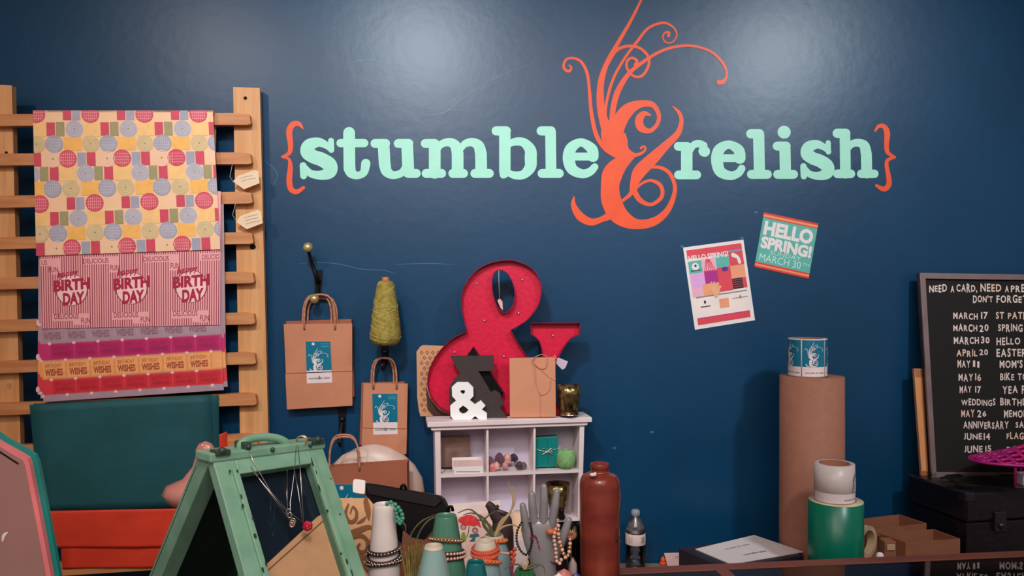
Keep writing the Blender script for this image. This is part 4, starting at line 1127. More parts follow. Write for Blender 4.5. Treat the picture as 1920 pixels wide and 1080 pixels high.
for k_ in range(5): b.poly([f(.014+.0025*k_,.09,.0003), f(.0153+.0025*k_,.09,.0003), f(.0153+.0025*k_,.11,.0003), f(.014+.0025*k_,.11,.0003)], m_grey_ink)
for k_ in range(4): b.poly([f(-.026,.092+.005*k_,.0003), f(-.014,.092+.005*k_,.0003), f(-.014,.094+.005*k_,.0003), f(-.026,.094+.005*k_,.0003)], m_grey_ink)
b.build('label', wb)

# ------------------------------------------------------------------ glass display counter in front
GC = 1.02
gang = math.atan(.121); ge = Vector((math.cos(gang), math.sin(gang), 0)); gn = Vector((math.sin(gang), -math.cos(gang), 0))
G0 = Vector((.2524, 1.803, GC))
def gp(u, v, z_): return Vector((G0.x, G0.y, 0)) + ge*u + gn*v + Vector((0,0,z_))
gc = thing('display_counter', gp(0, .4, 0), 'wood framed glass topped display counter in the foreground', 'counter')
m_cw = mat('reddish_brown_wood', (124, 70, 56), .42, scale=8, stretch=(.5,8,8), rgb2=(138, 78, 60))
m_cd = mat('dark_plum_lining', (128, 92, 96), .6)
def gbox(u0, u1, v0, v1, z0, z1, m, name, bev=.002):
    b = MB(m); b.hexa([gp(u0,v1,z0), gp(u1,v1,z0), gp(u1,v1,z1), gp(u0,v1,z1), gp(u0,v0,z0), gp(u1,v0,z0), gp(u1,v0,z1), gp(u0,v0,z1)], m)
    return b.build(name, gc, bevel=bev)
U0, U1, V1 = -1.75, 1.6, .80
gbox(U0, U1, 0, .036, GC-.04, GC, m_cw, 'frame_rail')
gbox(U0, U1, V1-.036, V1, GC-.04, GC, m_cw, 'frame_rail')
for u in (U0, .20, U1-.03): gbox(u, u+.03, .036, V1-.036, GC-.04, GC-.0004, m_cw, 'frame_rail')
m_pane = thin_glass('counter_glass', (240, 232, 234), .012, 1.8)
gbox(U0+.03, .20, .036, V1-.036, GC-.008, GC-.002, m_pane, 'glass_pane', 0)
gbox(.23, U1-.03, .036, V1-.036, GC-.008, GC-.002, m_pane, 'glass_pane', 0)
gbox(U0+.01, U1-.01, .01, V1-.01, 0, GC-.16, m_cd, 'cabinet')
gbox(U0+.01, U1-.01, .0, .02, GC-.20, GC-.04, m_cw, 'back_board')
gbox(U0+.01, U1-.01, V1-.02, V1, GC-.20, GC-.04, m_cw, 'front_board')

def base_on_glass(px_, z): return Vector(((px_-960)/F*z, z, GC))
def yz(py, z): return CAMZ-(py-540)/F*z - GC      # height above the glass top
def vase(name, px_, z, prof_px, m, lab, lip=None, seg=40, lip_h=.013, cat='vase'):
    """prof_px: (py, half width px) from the top down"""
    k = z/F; c = base_on_glass(px_, z)
    pr = [(hw*k, yz(py, z)) for py, hw in prof_px]
    pr = [p for p in pr if p[1] > 0] + [(pr[-1][0], 0.0)]
    pr = pr[::-1]
    rt, ht = pr[-1]
    t = thing(name, c, lab, cat)
    sm_ = [(x[0], x[1]) for x in catmull(pr, 5)]
    MB(m).lathe(c, [(0,0)] + sm_ + [(rt*.96, ht+.0014),(rt*.88, ht+.0004),(rt*.85, ht-.004),(rt*.85, ht-.04),(rt*.9, ht*.35),(0, ht*.3)], seg=seg).build('body', t)
    if lip:
        b = MB(lip); n = 36; nk = [p_ for p_ in sm_ if p_[1] > ht-lip_h]; b.lathe(c, [(p_[0]+.0008, p_[1]) for p_ in nk] + [(rt*.95, ht+.0022), (rt*.84, ht+.001), (rt*.82, ht-.012)], seg=36, cap=False); b.build('rim', t)
    def rad(py):
        h = yz(py, z)
        for (r0, z0), (r1, z1) in zip(sm_, sm_[1:]):
            if z0 <= h <= z1: return r0+(r1-r0)*(h-z0)/(z1-z0 or 1)
        return sm_[0][0]
    return c, z, rad
def loop_on(v, py, tilt=0.0, extra=.002, dir_=0.0, n=56, yadd=0):
    c, z, rad = v
    r_ = rad(py)+extra; h = yz(py, z)
    return [c+Vector((r_*math.cos(2*PI*i/n), r_*math.sin(2*PI*i/n), h+tilt*math.sin(2*PI*i/n+dir_))) for i in range(n)]
m_gl_w = mat('white_glaze', (244, 236, 230), .22, coat=.5, var=.03)
m_gl_g = mat('green_glaze', (98, 152, 128), .14, coat=.7, scale=4, rgb2=(62, 134, 112))
m_gl_p = mat('celadon_glaze', (150, 186, 180), .14, coat=.7, scale=5, rgb2=(128, 168, 168))
m_gl_t = mat('peacock_glaze', (8, 92, 104), .14, coat=.6, scale=5, rgb2=(22, 116, 118))
m_gl_b = mat('pale_blue_glaze', (146, 178, 180), .18, coat=.5, scale=5, rgb2=(126, 160, 166))
m_lip = mat('bare_clay_rim', (206, 198, 180), .5)
m_leath = mat('dark_brown_leather', (66, 46, 40), .5); m_stl = mat('steel_beads', (196, 186, 176), .25, metal=1.0); m_cor = mat('coral_leather', (206, 84, 56), .5); m_orb = mat('orange_beads', (216, 110, 58), .35)
m_pearl = mat('pink_pearl', (232, 188, 170), .2); m_gold = mat('pale_gold_beads', (214, 180, 134), .25, metal=.7)
def wrap(v, loops, lab, mcord, mbead, cr=.0030, br=.0030):
    t = thing('wrap_bracelet', v[0]+Vector((0,0,yz(loops[-1][0], v[1]))), lab, 'bracelet')
    b = MB(mcord); b2 = MB(mbead)
    for py, tilt, d in loops:
        for s_ in (-1, 1):
            L = loop_on(v, py+s_*2.2, tilt, cr*1.0, d); b.tube(L, cr*.75, seg=6, closed=True)
        b2.beads(loop_on(v, py, tilt, cr*1.5, d), br, closed=True, step=2.3, seg=8)
    b.build('cord', t); b2.build('beads', t)
V1_ = vase('cylinder_vase', 720, 1.56, [(946,19.5),(955,21),(985,22.5),(1020,26),(1060,29),(1100,30),(1130,30)], m_gl_w, 'tall white ceramic vase with dark bracelets round it', seg=48)
wrap(V1_, [(1027,.004,.4),(1042,.006,.2),(1053,.006,2.6)], 'dark brown triple wrap bracelet with steel beads round the white vase', m_leath, m_stl)
V2_ = vase('tapered_vase', 836, 1.66, [(967,20),(975,21.5),(1000,26),(1030,31),(1060,36),(1090,40),(1112,42)], m_gl_g, 'green glazed tapered vase behind the pale celadon one')
wrap(V2_, [(1012,.010,3.4)], 'pale gold beaded bracelet round the upper part of the green vase', mat('tan_cord', (150,104,80), .6), m_gold, .0026, .0032)
wrap(V2_, [(1034,.007,3.2),(1042,.006,3.0)], 'brown beaded double bracelet round the lower part of the green vase', m_leath, m_pearl, .0026, .0032)
V3_ = vase('tapered_vase', 813, 1.42, [(1024,16),(1032,19),(1050,24),(1080,31),(1130,38),(1200,42)], m_gl_p, 'pale celadon glazed vase in front of the green vase', m_lip, lip_h=.005)
V4_ = vase('tapered_vase', 892, 1.36, [(1054,16.5),(1062,18),(1085,22),(1130,28),(1230,34)], m_gl_t, 'small peacock blue glazed vase in the front row')
V6_ = vase('tapered_vase', 926, 1.64, [(1004,17),(1012,20),(1040,30),(1080,34),(1120,36)], m_gl_b, 'pale blue glazed vase holding a curly air plant', m_lip)
V5_ = vase('tapered_vase', 910, 1.50, [(1016,17),(1024,20),(1040,23),(1080,29),(1150,33)], m_gl_b, 'pale blue glazed vase with coral bracelets round its neck', m_lip)
wrap(V5_, [(1028,.003,.6),(1035,.004,.2)], 'coral leather wrap bracelet round the neck of the pale blue vase', m_cor, mat('coral_beads', (224, 120, 92), .35), .003, .002)
wrap(V5_, [(1053,.009,3.3)], 'orange beaded bracelet hanging loosely below the coral wrap', m_orb, m_orb, .0024, .0034)
wrap(V6_, [(1012,.005,3.4)], 'bright orange bead bracelet round the vase with the air plant', m_orb, mat('amber_beads', (224, 128, 60), .25), .0026, .0040)
# coral knot bracelet hanging at right
t = thing('knot_bracelet', P(950, 1060, 1.57), 'pearl bracelet with a coral knot hanging right of the pale blue vase', 'bracelet')
b = MB(m_pearl); b.beads([P(930,1036,1.52), P(942,1037,1.53), P(955,1038,1.55)], .0026); b.build('beads', t)
b = MB(m_cor)
for dx, dy in ((0,0),(5,4),(1,9),(6,-6),(4,14),(2,18)): b.ball(P(959+dx, 1036+dy, 1.56), .0045, seg=8)
b.curve([P(962,1050,1.56), P(959,1065,1.56), P(961,1078,1.56), P(960,1090,1.56)], .003, mat('magenta_cord', (150,50,84), .6)); b.build('knot', t)
# turquoise bead bracelet over the white vase rim, each bead a part
m_tq = mat('turquoise_beads', (74, 160, 130), .3, scale=60, var=.15)
t = thing('bead_bracelet', P(745, 985, 1.53), 'turquoise bead bracelet hanging over the rim of the white vase', 'bracelet')
for x, y in ((726,945),(733,942),(741,946),(747,952),(751,958),(754,965),(755,972),(753,977),(748,974),(745,970),(743,963),(741,956),(746,977),(750,981)):
    MB(m_tq).ball(P(x, y, 1.53 if x > 738 else 1.545), .0044, seg=12).build('bead', t)
MB(m_grey_ink).tube([P(755,979,1.53), P(760,985,1.53), P(761,1000,1.53)], .0012, seg=6).build('tassel', t)

# green gourd pot with air plant
k = 1.36/F
c = base_on_glass(983, 1.36); hh = yz(1066, 1.36)
m_gourd = mat('dark_green_glaze', (32, 92, 58), .2, coat=.5, scale=10, rgb2=(62, 122, 76))
t = thing('gourd_pot', c, 'small ribbed dark green pot with an air plant in front of the grey hand', 'plant pot')
MB(m_gourd).lathe(c, [(0,0),(20*k,0),(30*k,hh*.3),(30*k,hh*.6),(24*k,hh*.88),(15*k,hh),(10*k,hh*.99),(8*k,hh*.9),(0,hh*.85)], seg=64, wob=lambda a, z_: .05*math.cos(a*10)).build('pot', t)
m_air = mat('grey_green_leaf', (96, 100, 74), .6, var=.2); m_airl = mat('blond_dry_leaf', (190, 166, 122), .6, var=.15); m_grass = mat('olive_gold_grass', (128, 110, 58), .7, rgb2=(156, 138, 80), scale=60)
def airplant(name, strands, lab, m):
    t = thing(name, strands[0][0][0], lab, 'plant')
    for pts, r_, mm in strands:
        n_p = len(pts); MB(mm or m).curve(pts, [r_*(1-.75*i/(n_p-1)) for i in range(n_p)], seg=6).build('leaf', t)
    return t
z = 1.36
airplant('air_plant', [([P(x0,y0,z) for x0, y0 in L], .0022, mm) for L, mm in (
    ([(984,1068),(970,1058),(955,1062),(945,1068)], None), ([(984,1068),(990,1055),(988,1048),(992,1044)], m_airl), ([(984,1068),(1000,1058),(1018,1062),(1022,1078)], None), ([(984,1068),(978,1056),(982,1050)], m_airl), ([(984,1068),(1006,1062),(1012,1056)], None))],
    'small air plant sprouting from the ribbed green pot', m_air)
z = 1.63
airplant('air_plant', [([P(x0,y0,z-.001*i) for i, (x0, y0) in enumerate(L)], .0034, mm) for L, mm in (
    ([(925,1006),(912,990),(898,968),(880,955),(858,962)], None), ([(925,1006),(918,988),(905,970),(885,962),(868,966)], None), ([(925,1006),(906,984),(912,970),(930,958)], None),
    ([(928,1006),(938,980),(955,962),(966,938),(960,912)], m_airl), ([(928,1006),(940,984),(958,958),(962,935),(957,918),(953,905)], m_airl), ([(928,1006),(940,990),(960,984),(975,990)], m_airl), ([(926,1006),(918,985),(902,976),(890,974)], None))],
    'curly air plant with blond twisted leaves in the pale blue vase', m_air)
t = thing('air_plant', base_on_glass(782, 1.46), 'bushy olive gold air plant between the white and celadon vases', 'plant')
b = MB(m_grass)
random.seed(3)
for i in range(90):
    a = random.uniform(-1, 1); x0 = 778+a*10; x1 = 778+a*26+random.uniform(-6, 6); yt = random.uniform(1008, 1040)+abs(a)*16
    dz_ = random.uniform(-.012, .012)
    b.curve([P(x0,1166,1.46+dz_*.3), P((x0+x1)/2,1080,1.46+dz_*.7), P(x1,yt,1.46+dz_)], [.0018,.0016,.0004], seg=4, n=5)
tag(b.build('leaf_tuft', t), kind='stuff')
for L in ([(772,1060),(764,1030),(772,1000),(790,978),(816,965)], [(784,1060),(780,1020),(790,992),(806,974),(822,968)], [(776,1056),(762,1040),(760,1075)]):
    MB(m_air).curve([P(x0,y0,1.47) for x0, y0 in L], [.0016]*(len(L)-1)+[.0006], seg=6).build('leaf', t)

# grey ceramic hand (skinned chain of joints, five separate fingers)
def skinned(name, chains, radii, m, parent, root_idx=0, sub=2):
    vs = []; es = []; rs = []; idx = {}
    for ch, rr in zip(chains, radii):
        prev = None
        for p, r_ in zip(ch, rr):
            key = tuple(round(x, 5) for x in p)
            if key not in idx: idx[key] = len(vs); vs.append(Vector(p)); rs.append(r_)
            i = idx[key]
            if prev is not None and prev != i: es.append((prev, i))
            prev = i
    org = WORLD[parent.name]
    me = bpy.data.meshes.new(name); me.from_pydata([v-org for v in vs], es, [])
    me.materials.append(m)
    o = bpy.data.objects.new(name, me); COL.objects.link(o); o.parent = parent; WORLD[o.name] = org
    sk = o.modifiers.new('skin', 'SKIN'); sk.use_smooth_shade = True
    for i, r_ in enumerate(rs):
        d = me.skin_vertices[0].data[i]; d.radius = (r_, r_); d.use_root = (i == root_idx)
    s_ = o.modifiers.new('subdivision', 'SUBSURF'); s_.levels = sub; s_.render_levels = sub
    return o
m_hand = mat('grey_ceramic', (142, 142, 144), .3, coat=.5, var=.05)
z = 1.60; k = z/F
t = thing('hand_display', base_on_glass(1018, z), 'grey ceramic hand with raised fingers holding bracelets', 'jewellery stand')
b = MB(m_hand)
# palm and wrist as one lofted surface, fingers and thumb rooted inside it
secs = [(1132,1022,24,.020),(1110,1022,24,.019),(1080,1021,22,.016),(1050,1018,25,.0165),(1020,1014,31,.0165),(995,1012,35,.015),(980,1012,34,.012),(972,1012,28,.007)]
vs = []; fs = []; sg = 24
for (py, cx, hw, dp) in secs:
    for i in range(sg):
        a = 2*PI*i/sg; q_ = P(cx, py, z); vs.append(q_+Vector((hw*k*math.cos(a), dp*math.sin(a), 0)))
for i in range(len(secs)-1):
    for j in range(sg): fs.append((i*sg+j, i*sg+(j+1) % sg, (i+1)*sg+(j+1) % sg, (i+1)*sg+j))
fs += [tuple(range(sg-1, -1, -1)), tuple((len(secs)-1)*sg+j for j in range(sg))]
b.raw(vs, fs, m_hand, True)
def finger(pts, rr):
    P3 = [P(x, y, z+dz_) for x, y, dz_ in pts]
    L = catmull([(*p, r_) for p, r_ in zip(P3, rr)], 6)
    pth = [Vector(q_[:3]) for q_ in L]; rad = [q_[3]*.88 for q_ in L]; rr = [q_*.88 for q_ in rr]
    d = (pth[-1]-pth[-2]).normalized()
    for a in (.35, .65, .88, 1.0): pth.append(P3[-1]+d*rad[-1]*a*0 + d*rr[-1]*a); rad.append(rr[-1]*math.sqrt(max(.02, 1-a*a)))
    b.tube(pth, rad, m_hand, 14)
finger([(992,1010,0),(986,985,-.004),(983,965,-.006),(980,948,-.004)], [.0098,.0094,.0088,.0070])
finger([(1003,1000,0),(1000,968,-.005),(998,945,-.008),(997,927,-.006)], [.0102,.0098,.0092,.0074])
finger([(1018,998,0),(1019,962,-.006),(1020,935,-.009),(1020,913,-.007)], [.0105,.0100,.0094,.0076])
finger([(1032,1000,0),(1037,968,-.005),(1041,945,-.008),(1044,922,-.006)], [.0104,.0098,.0092,.0074])
finger([(1036,1050,-.004),(1050,1020,-.014),(1059,998,-.02),(1066,976,-.02)], [.0130,.0112,.0098,.0080])
hob = b.build('hand', t)
# bracelets hanging on the hand
def hang(path, r_, lab, m1, m2=None, cord=None):
    t = thing('bead_bracelet', path[-1], lab, 'bracelet', None)
    pp = [Vector(q_) for q_ in catmull([tuple(p) for p in path], 10)]
    b = MB(m1); b.beads(pp, r_, m1, 2.0, 8, m2); b.build('beads', t)
    if cord: MB(cord).tube(pp, r_*.5, seg=6).build('cord', t)
zz = 1.585
hang([P(x, y, zz+(.0 if i < 7 else .0)) for i, (x, y) in enumerate([(978,980),(970,995),(969,1015),(976,1032),(986,1040),(994,1030),(998,1010),(996,990),(992,976)])], .0028, 'dark bead bracelet looped over the little finger of the grey hand', mat('black_brown_beads', (38,28,28), .35), None)
hang([P(x, y, zz) for x, y in [(996,1008),(998,1018),(1000,1004),(1006,1010),(1010,1024),(1013,1032)]], .0024, 'magenta knotted cord bracelet on the ring finger of the grey hand', mat('magenta_thread', (164, 44, 84), .6), mat('plum_thread', (92, 36, 58), .6))
hang([P(x, y, 1.572) for x, y in [(1046,985),(1039,1005),(1042,1030),(1044,1052),(1050,1056),(1053,1046)]], .0040, 'outer pink pearl bracelet hanging beside the thumb of the grey hand', m_pearl, None, m_orb)
hang([P(x, y, 1.566) for x, y in [(1047,986),(1048,1010),(1054,1030),(1061,1046),(1067,1036),(1069,1014),(1066,1005)]], .0040, 'inner pink pearl bracelet draped round the thumb of the grey hand', m_pearl, m_gold, m_cor)
b = MB(m_orb); b.ball(P(1032, 997, 1.575), .006, sc=(1.6,1,1)); b.ball(P(1040,994,1.575), .004); tag(b.build('amber_clasp'), 'small orange clasp on the palm of the grey hand', 'clasp')
# pitcher-like dark ornament behind the air plant
m_pit = mat('dark_taupe_ceramic', (72, 58, 60), .4, coat=.2, var=.08)
z = 1.72; k = z/F; c = base_on_glass(942, z)
t = thing('dark_pitcher', c, 'dark taupe jug with an angled spout behind the curly air plant', 'jug')
MB(m_pit).lathe(c, [(0,0),(20*k,0),(22*k,yz(1040,z)),(21*k,yz(1000,z)),(18*k,yz(975,z)),(12*k,yz(962,z)),(0,yz(960,z))], seg=32).build('body', t)
b = MB(m_pit); b.curve([P(945,985,z), P(930,965,z-.005), P(920,950,z-.01), P(914,945,z-.012)], [.018,.014,.0095,.0075], seg=14); b.build('spout', t)
b = MB(m_pit); b.curve([P(918,965,z-.012), P(926,957,z-.014), P(934,948,z-.016)], [.004,.004,.0035], seg=8); b.curve([P(928,957,z-.012), P(944,962,z-.012), P(954,966,z-.008)], [.004,.005,.003], seg=8); b.build('handle', t)
# art cards leaning behind
fc = Plane(P(890, 1000, 1.88), (.05, -1, .12))
zz_ = 2.30
fc = Plane(P(890, 1060, zz_), (.05, -1, .10))
b = MB(mat('cream_card', (240, 222, 216), .6)); b.qslab(Plane(P(890,1060,zz_+.07), (.05,-1,.10)).m, [(836,946),(938,938),(950,1194),(842,1194)], -.002, .0)
tag(b.build('card'), 'plain cream card standing behind the painted umbrella card', 'card')
t = thing('painted_card', fc.m(890, 1100), 'cream card painted with two figures under a red umbrella', 'card')
MB(mat('warm_white_card', (238, 204, 192), .6)).qslab(fc.m, [(842,972),(922,960),(940,1196),(850,1198)], -.002, 0).build('card', t)
Zc = lambda L: [(780+x/6, 900+y/6) for x, y in L]
b = MB(); m_um = mat('red_watercolour', (226, 60, 62), .6, scale=60, var=.15)
b.poly([fc.m(*p, .001) for p in Zc([(470,450),(500,420),(560,395),(620,390),(680,420),(715,470),(735,540),(715,530),(690,505),(650,525),(610,510),(560,512),(520,490),(490,480)])], m_um)
ci = mat('brown_watercolour', (110, 66, 66), .6); cg = mat('lime_watercolour', (122, 160, 60), .6); ct = mat('teal_watercolour', (44, 110, 120), .6); cs = mat('blush_watercolour', (214, 150, 146), .6)
b.stroke(fc.m, Zc([(598,515),(590,580),(572,640)]), 1.2, .0012, ci, n=4)
for x, y in ((533,525),(665,565)): b.ell(fc.m, *Zc([(x,y)])[0], 5.5, 5.5, .0014, ci, 16); b.ell(fc.m, *Zc([(x,y+4)])[0], 4, 4, .0017, cs, 14)
b.poly([fc.m(*p, .0014) for p in Zc([(515,590),(545,585),(565,650),(560,690),(515,690),(508,640)])], cg)
b.poly([fc.m(*p, .0016) for p in Zc([(610,610),(700,600),(715,630),(670,640),(660,690),(600,690),(640,650),(600,640)])], ct)
b.build('painting', t)
b = MB(m_tag); b.lathe(on_counter(974, 2.2), [(.022,0),(.024,.004),(.024,.39),(.018,.395),(.0,.395)], seg=24); tag(b.build('spool'), 'cream cylinder standing between the jug and the grey hand', 'spool')
b = MB(m_white); b.box(on_counter(972, 2.12)+Vector((0,0,.175)), (.05,.03,.35)); tag(b.build('small_box', bevel=.002), 'small white box in front of the cream cylinder', 'box')
# trinkets by the terracotta bottle
for i, (x, y, r_, c_, lab, nm) in enumerate([(1058,1076,18,(206,120,116),'pink stone lump right of the grey hand','stone'),(1048,1084,16,(240,236,236),'white stone at the foot of the grey hand','stone'),(1080,1082,14,(74,76,150),'blue stone beside the terracotta bottle','stone')]):
    z = 1.56-.03*i; k = z/F; p = base_on_glass(x, z); top = yz(y-10, z)
    b = MB(mat('trinket_%s' % ['pink','white','blue'][i], c_, .4, scale=50)); b.lathe(p, [(0,0),(r_*k*.8,0),(r_*k,top*.5),(r_*k*.8,top*.9),(0,top)], seg=9, sy=.8); tag(b.build(nm), lab, 'stone')
z = 1.60; p = base_on_glass(1074, z); b = MB(mat('clear_quartz', (216, 196, 190), .15, trans=.4)); b.lathe(p, [(.008,0),(.009,yz(1065,z)),(.008,yz(1056,z)),(0,yz(1044,z))], seg=6); tag(b.build('quartz_point'), 'upright quartz point between pearl bracelets and bottle', 'crystal')
b = MB(m_black); b.lathe(base_on_glass(1078, 1.70), [(0,0),(.016,0),(.017,yz(1010,1.70)),(.013,yz(985,1.70)),(0,yz(980,1.70))], seg=20); tag(b.build('dark_bottle'), 'black bottle shape standing behind the terracotta bottle', 'bottle')
t = thing('dried_flower', base_on_glass(1070, 1.66), 'small tan dried flower behind the pearl bracelets', 'plant')
b = MB(mat('dried_petals', (176, 132, 92), .7, var=.2))
for i in range(14):
    a = i*2.4; p = P(1071, 1003, 1.66); b.curve([p, p+Vector((.007*math.cos(a), -.004, .007*math.sin(a))), p+Vector((.012*math.cos(a), .002, .012*math.sin(a)))], [.002,.003,.001], seg=5, n=3)
b.build('flower_head', t); MB(m_air).tube([P(1071,1003,1.66), base_on_glass(1070,1.66)], .0014, seg=5).build('stem', t)

# terracotta bottle with a pendant necklace
z = 1.65; k = z/F; c = base_on_glass(1124.5, z)
m_tc = mat('terracotta_stoneware', (150, 66, 48), .28, coat=.3, scale=7, stretch=(1,1,3), rgb2=(116, 46, 40))
t = thing('stoneware_bottle', c, 'tall reddish brown stoneware bottle standing on the glass counter', 'bottle')
pr_ = [(0,0),(35*k,0),(37*k,.004),(37.3*k,yz(1000,z)),(38*k,yz(910,z)),(37*k,yz(900,z)),(33*k,yz(892,z)),(24*k,yz(887.5,z)),(17.5*k,yz(886,z)),(16*k,yz(884,z)),(15.5*k,yz(879,z)),(17.5*k,yz(877,z)),(17.5*k,yz(870,z)),(16*k,yz(868,z)),(11*k,yz(868,z)),(10*k,yz(875,z)),(0,yz(880,z))]
MB(m_tc).lathe(c, pr_, seg=56).build('bottle', t)
t = thing('necklace', P(1155, 1020, 1.60), 'fine copper chain necklace with pendant hung on the stoneware bottle', 'necklace')
m_cop = mat('copper_chain', (214, 132, 100), .3, metal=.6)
b = MB(m_cop)
rr_ = 17.6*k
nk = [c+Vector((rr_*math.cos(a), rr_*math.sin(a), yz(884.5,z))) for a in [PI*1.75+PI*2*i/20 for i in range(21)]]
b.tube(nk, .0007, seg=5)
zf = z-.038
b.tube([c+Vector((rr_*.9, -rr_*.6, yz(884,z))), P(1131,905,zf+.008), P(1145,955,zf+.006), P(1157,993,zf+.012)], .0008, seg=5)
b.tube([c+Vector((rr_*.95, -rr_*.4, yz(884,z))), P(1160,900,z-.015), P(1163,930,z-.012), P(1157,993,zf+.012)], .0008, seg=5)
b.build('chain', t)
b = MB(mat('dark_bronze', (92, 58, 48), .4, metal=.5))
b.prism(flat(zf+.010).m, [(1155,998),(1160,1000),(1163,1012),(1155,1012),(1152,1024),(1148,1022),(1150,1008)], 0, .002); b.ring(flat(zf+.010).m, 1162, 1014, 3.4, 3.4, 1, .002, None, 12); b.build('pendant', t)
b = MB(m_white); b.ball(P(1112, 890, z-.036), .0048, sc=(1.6,1,.8)); b.ball(P(1116,888,z-.036), .003); tag(b.build('paper_seal'), 'tiny white tag on the shoulder of the stoneware bottle', 'tag')

# ------------------------------------------------------------------ tablet till, cushions and brown panel
ft = Plane(P(765, 930, 1.79), (-.15, -1, .25))
t = thing('tablet_stand', base_on_glass(742, 1.64), 'black tablet case on a stand behind the white vase', 'tablet')
b = MB(m_black); b.prism(ft.m, [(686,906),(700,907),(823,929),(831,935),(842,958),(838,964),(797,1012),(775,1008),(741,982),(712,960),(700,943),(687,928)], -.02, .006); b.build('case', t, bevel=.004)
b = MB(mat('black_leather_flap', (15, 12, 14), .42)); b.prism(ft.m, [(690,908),(822,930),(829,940),(818,950),(695,926)], .006, .012); b.build('flap', t, bevel=.003)
b = MB(m_black); b.tube([ft.m(745,978,-.01), base_on_glass(738,1.70)+Vector((0,0,.01))], .012, seg=14); b.lathe(base_on_glass(738,1.70), [(0,0),(.03,0),(.03,.008),(0,.012)], seg=24); b.build('stand', t)
for x, y in ((758,912),(846,952)):
    b = MB(m_black); b.curve([ft.m(x-6,y+10,.004), ft.m(x-3,y,.008), ft.m(x+2,y-2,.008), ft.m(x+4,y+6,.004)], .0035, seg=8); b.build('strap_loop', t)
fr = Plane(ft.m(675,913,.004), (-.1,-1,.55))
b = MB(mat('gloss_white_plastic', (250, 246, 244), .25, var=.01)); b.prism(fr.m, smooth_loop([(664,902),(671,900),(684,902),(686,905),(685,924),(682,927),(667,925),(663,921)], 3), -.006, .006)
tag(b.build('card_reader', bevel=.002), 'small white square card reader on the corner of the black tablet case', 'card reader')
# damask cushion
m_cu = mat('cream_cushion_linen', (214, 166, 122), .8, scale=60, var=.04); m_da = mat('brown_damask', (132, 86, 54), .8)
fcs = flat(2.28)
def cushion(f, cx, cy, hw, hh, dep, m, name, lab, pattern=None, n=22):
    vs = []; fs = []
    g = lambda s_: math.copysign(abs(s_)**.55, s_)
    for side in (1, -1):
        for j in range(n+1):
            for i in range(n+1):
                u = -1+2*i/n; v = -1+2*j/n
                d = dep*((1-u**4)*(1-v**4))**.5
                pin = 1-.06*(1-abs(u*v))
                vs.append(f(cx+hw*u*(1-.05*(1-v*v)*0), cy+hh*v, side*d))
    o2 = (n+1)**2
    for j in range(n):
        for i in range(n):
            a = j*(n+1)+i; fs += [(a, a+n+1, a+n+2, a+1), (o2+a, o2+a+1, o2+a+n+2, o2+a+n+1)]
    b = MB(m); b.raw(vs, fs, m, True)
    dome = lambda x, y, off=0.0: f(x, y, dep*max(0, (1-min(1, abs((x-cx)/hw))**4)*(1-min(1, abs((y-cy)/hh))**4))**.5 + off)
    if pattern: pattern(b, dome)
    return tag(b.build(name), lab, 'cushion')
def damask(b, f):
    Zd = lambda L: [(480+x/3.858, 800+y/3.858) for x, y in L]
    for p, w_ in (([(620,530),(605,590),(650,640),(690,650)], [10,22,26,10]), ([(680,545),(665,610),(700,655),(740,640),(745,590),(715,560),(700,600)], [12,26,26,24,20,14,8]), ([(750,665),(790,645),(815,620)], [6,22,6]),
                  ([(800,525),(825,580),(835,640)], [30,40,10]), ([(655,760),(700,735),(760,715),(830,690),(880,700)], [20,34,40,30,14]), ([(690,870),(680,810),(720,760),(790,750),(830,790),(820,850),(780,860),(760,830),(775,805)], [16,26,30,28,26,24,24,20,14]),
                  ([(700,900),(750,890),(810,900),(860,880)], [10,30,36,14]), ([(705,960),(740,930),(800,950),(830,1000)], [26,40,36,16]), ([(730,1040),(760,1000),(800,1010)], [16,30,14]), ([(850,780),(880,840),(870,920)], [16,36,14])):
        b.stroke(f, Zd(p), [x/3.858 for x in w_], .003, m_da, n=8, dz=.00005)
cu_ = cushion(fcs.m, 705, 1069, 82, 135, .05, m_cu, 'cushion', 'cream cushion with brown damask swirls right of the green frame', damask)
b = MB(m_card); b.box(on_counter(772, 2.12)+Vector((0,0,.185)), (.13,.05,.37)); tag(b.build('carton', bevel=.003), 'brown carton behind the bushy air plant', 'box')
# pale rounded form behind the lowest bag
m_bust = mat('pale_blush_ceramic', (206, 178, 164), .35, var=.04)
zb2 = 2.88; k = zb2/F; c = Vector(((700-960)*k, zb2, BC))
hz = lambda py: CAMZ-(py-540)*k-BC
b = MB(m_bust); b.lathe(c, [(0,0),(60*k,0),(84*k,hz(960)),(97*k,hz(920)),(92*k,hz(895)),(78*k,hz(872)),(58*k,hz(853)),(30*k,hz(839)),(12*k,hz(834)),(0,hz(833))], seg=40, sy=.32)
tag(b.build('rounded_vessel'), 'pale rounded vessel hidden behind the lowest brown bag', 'vessel')

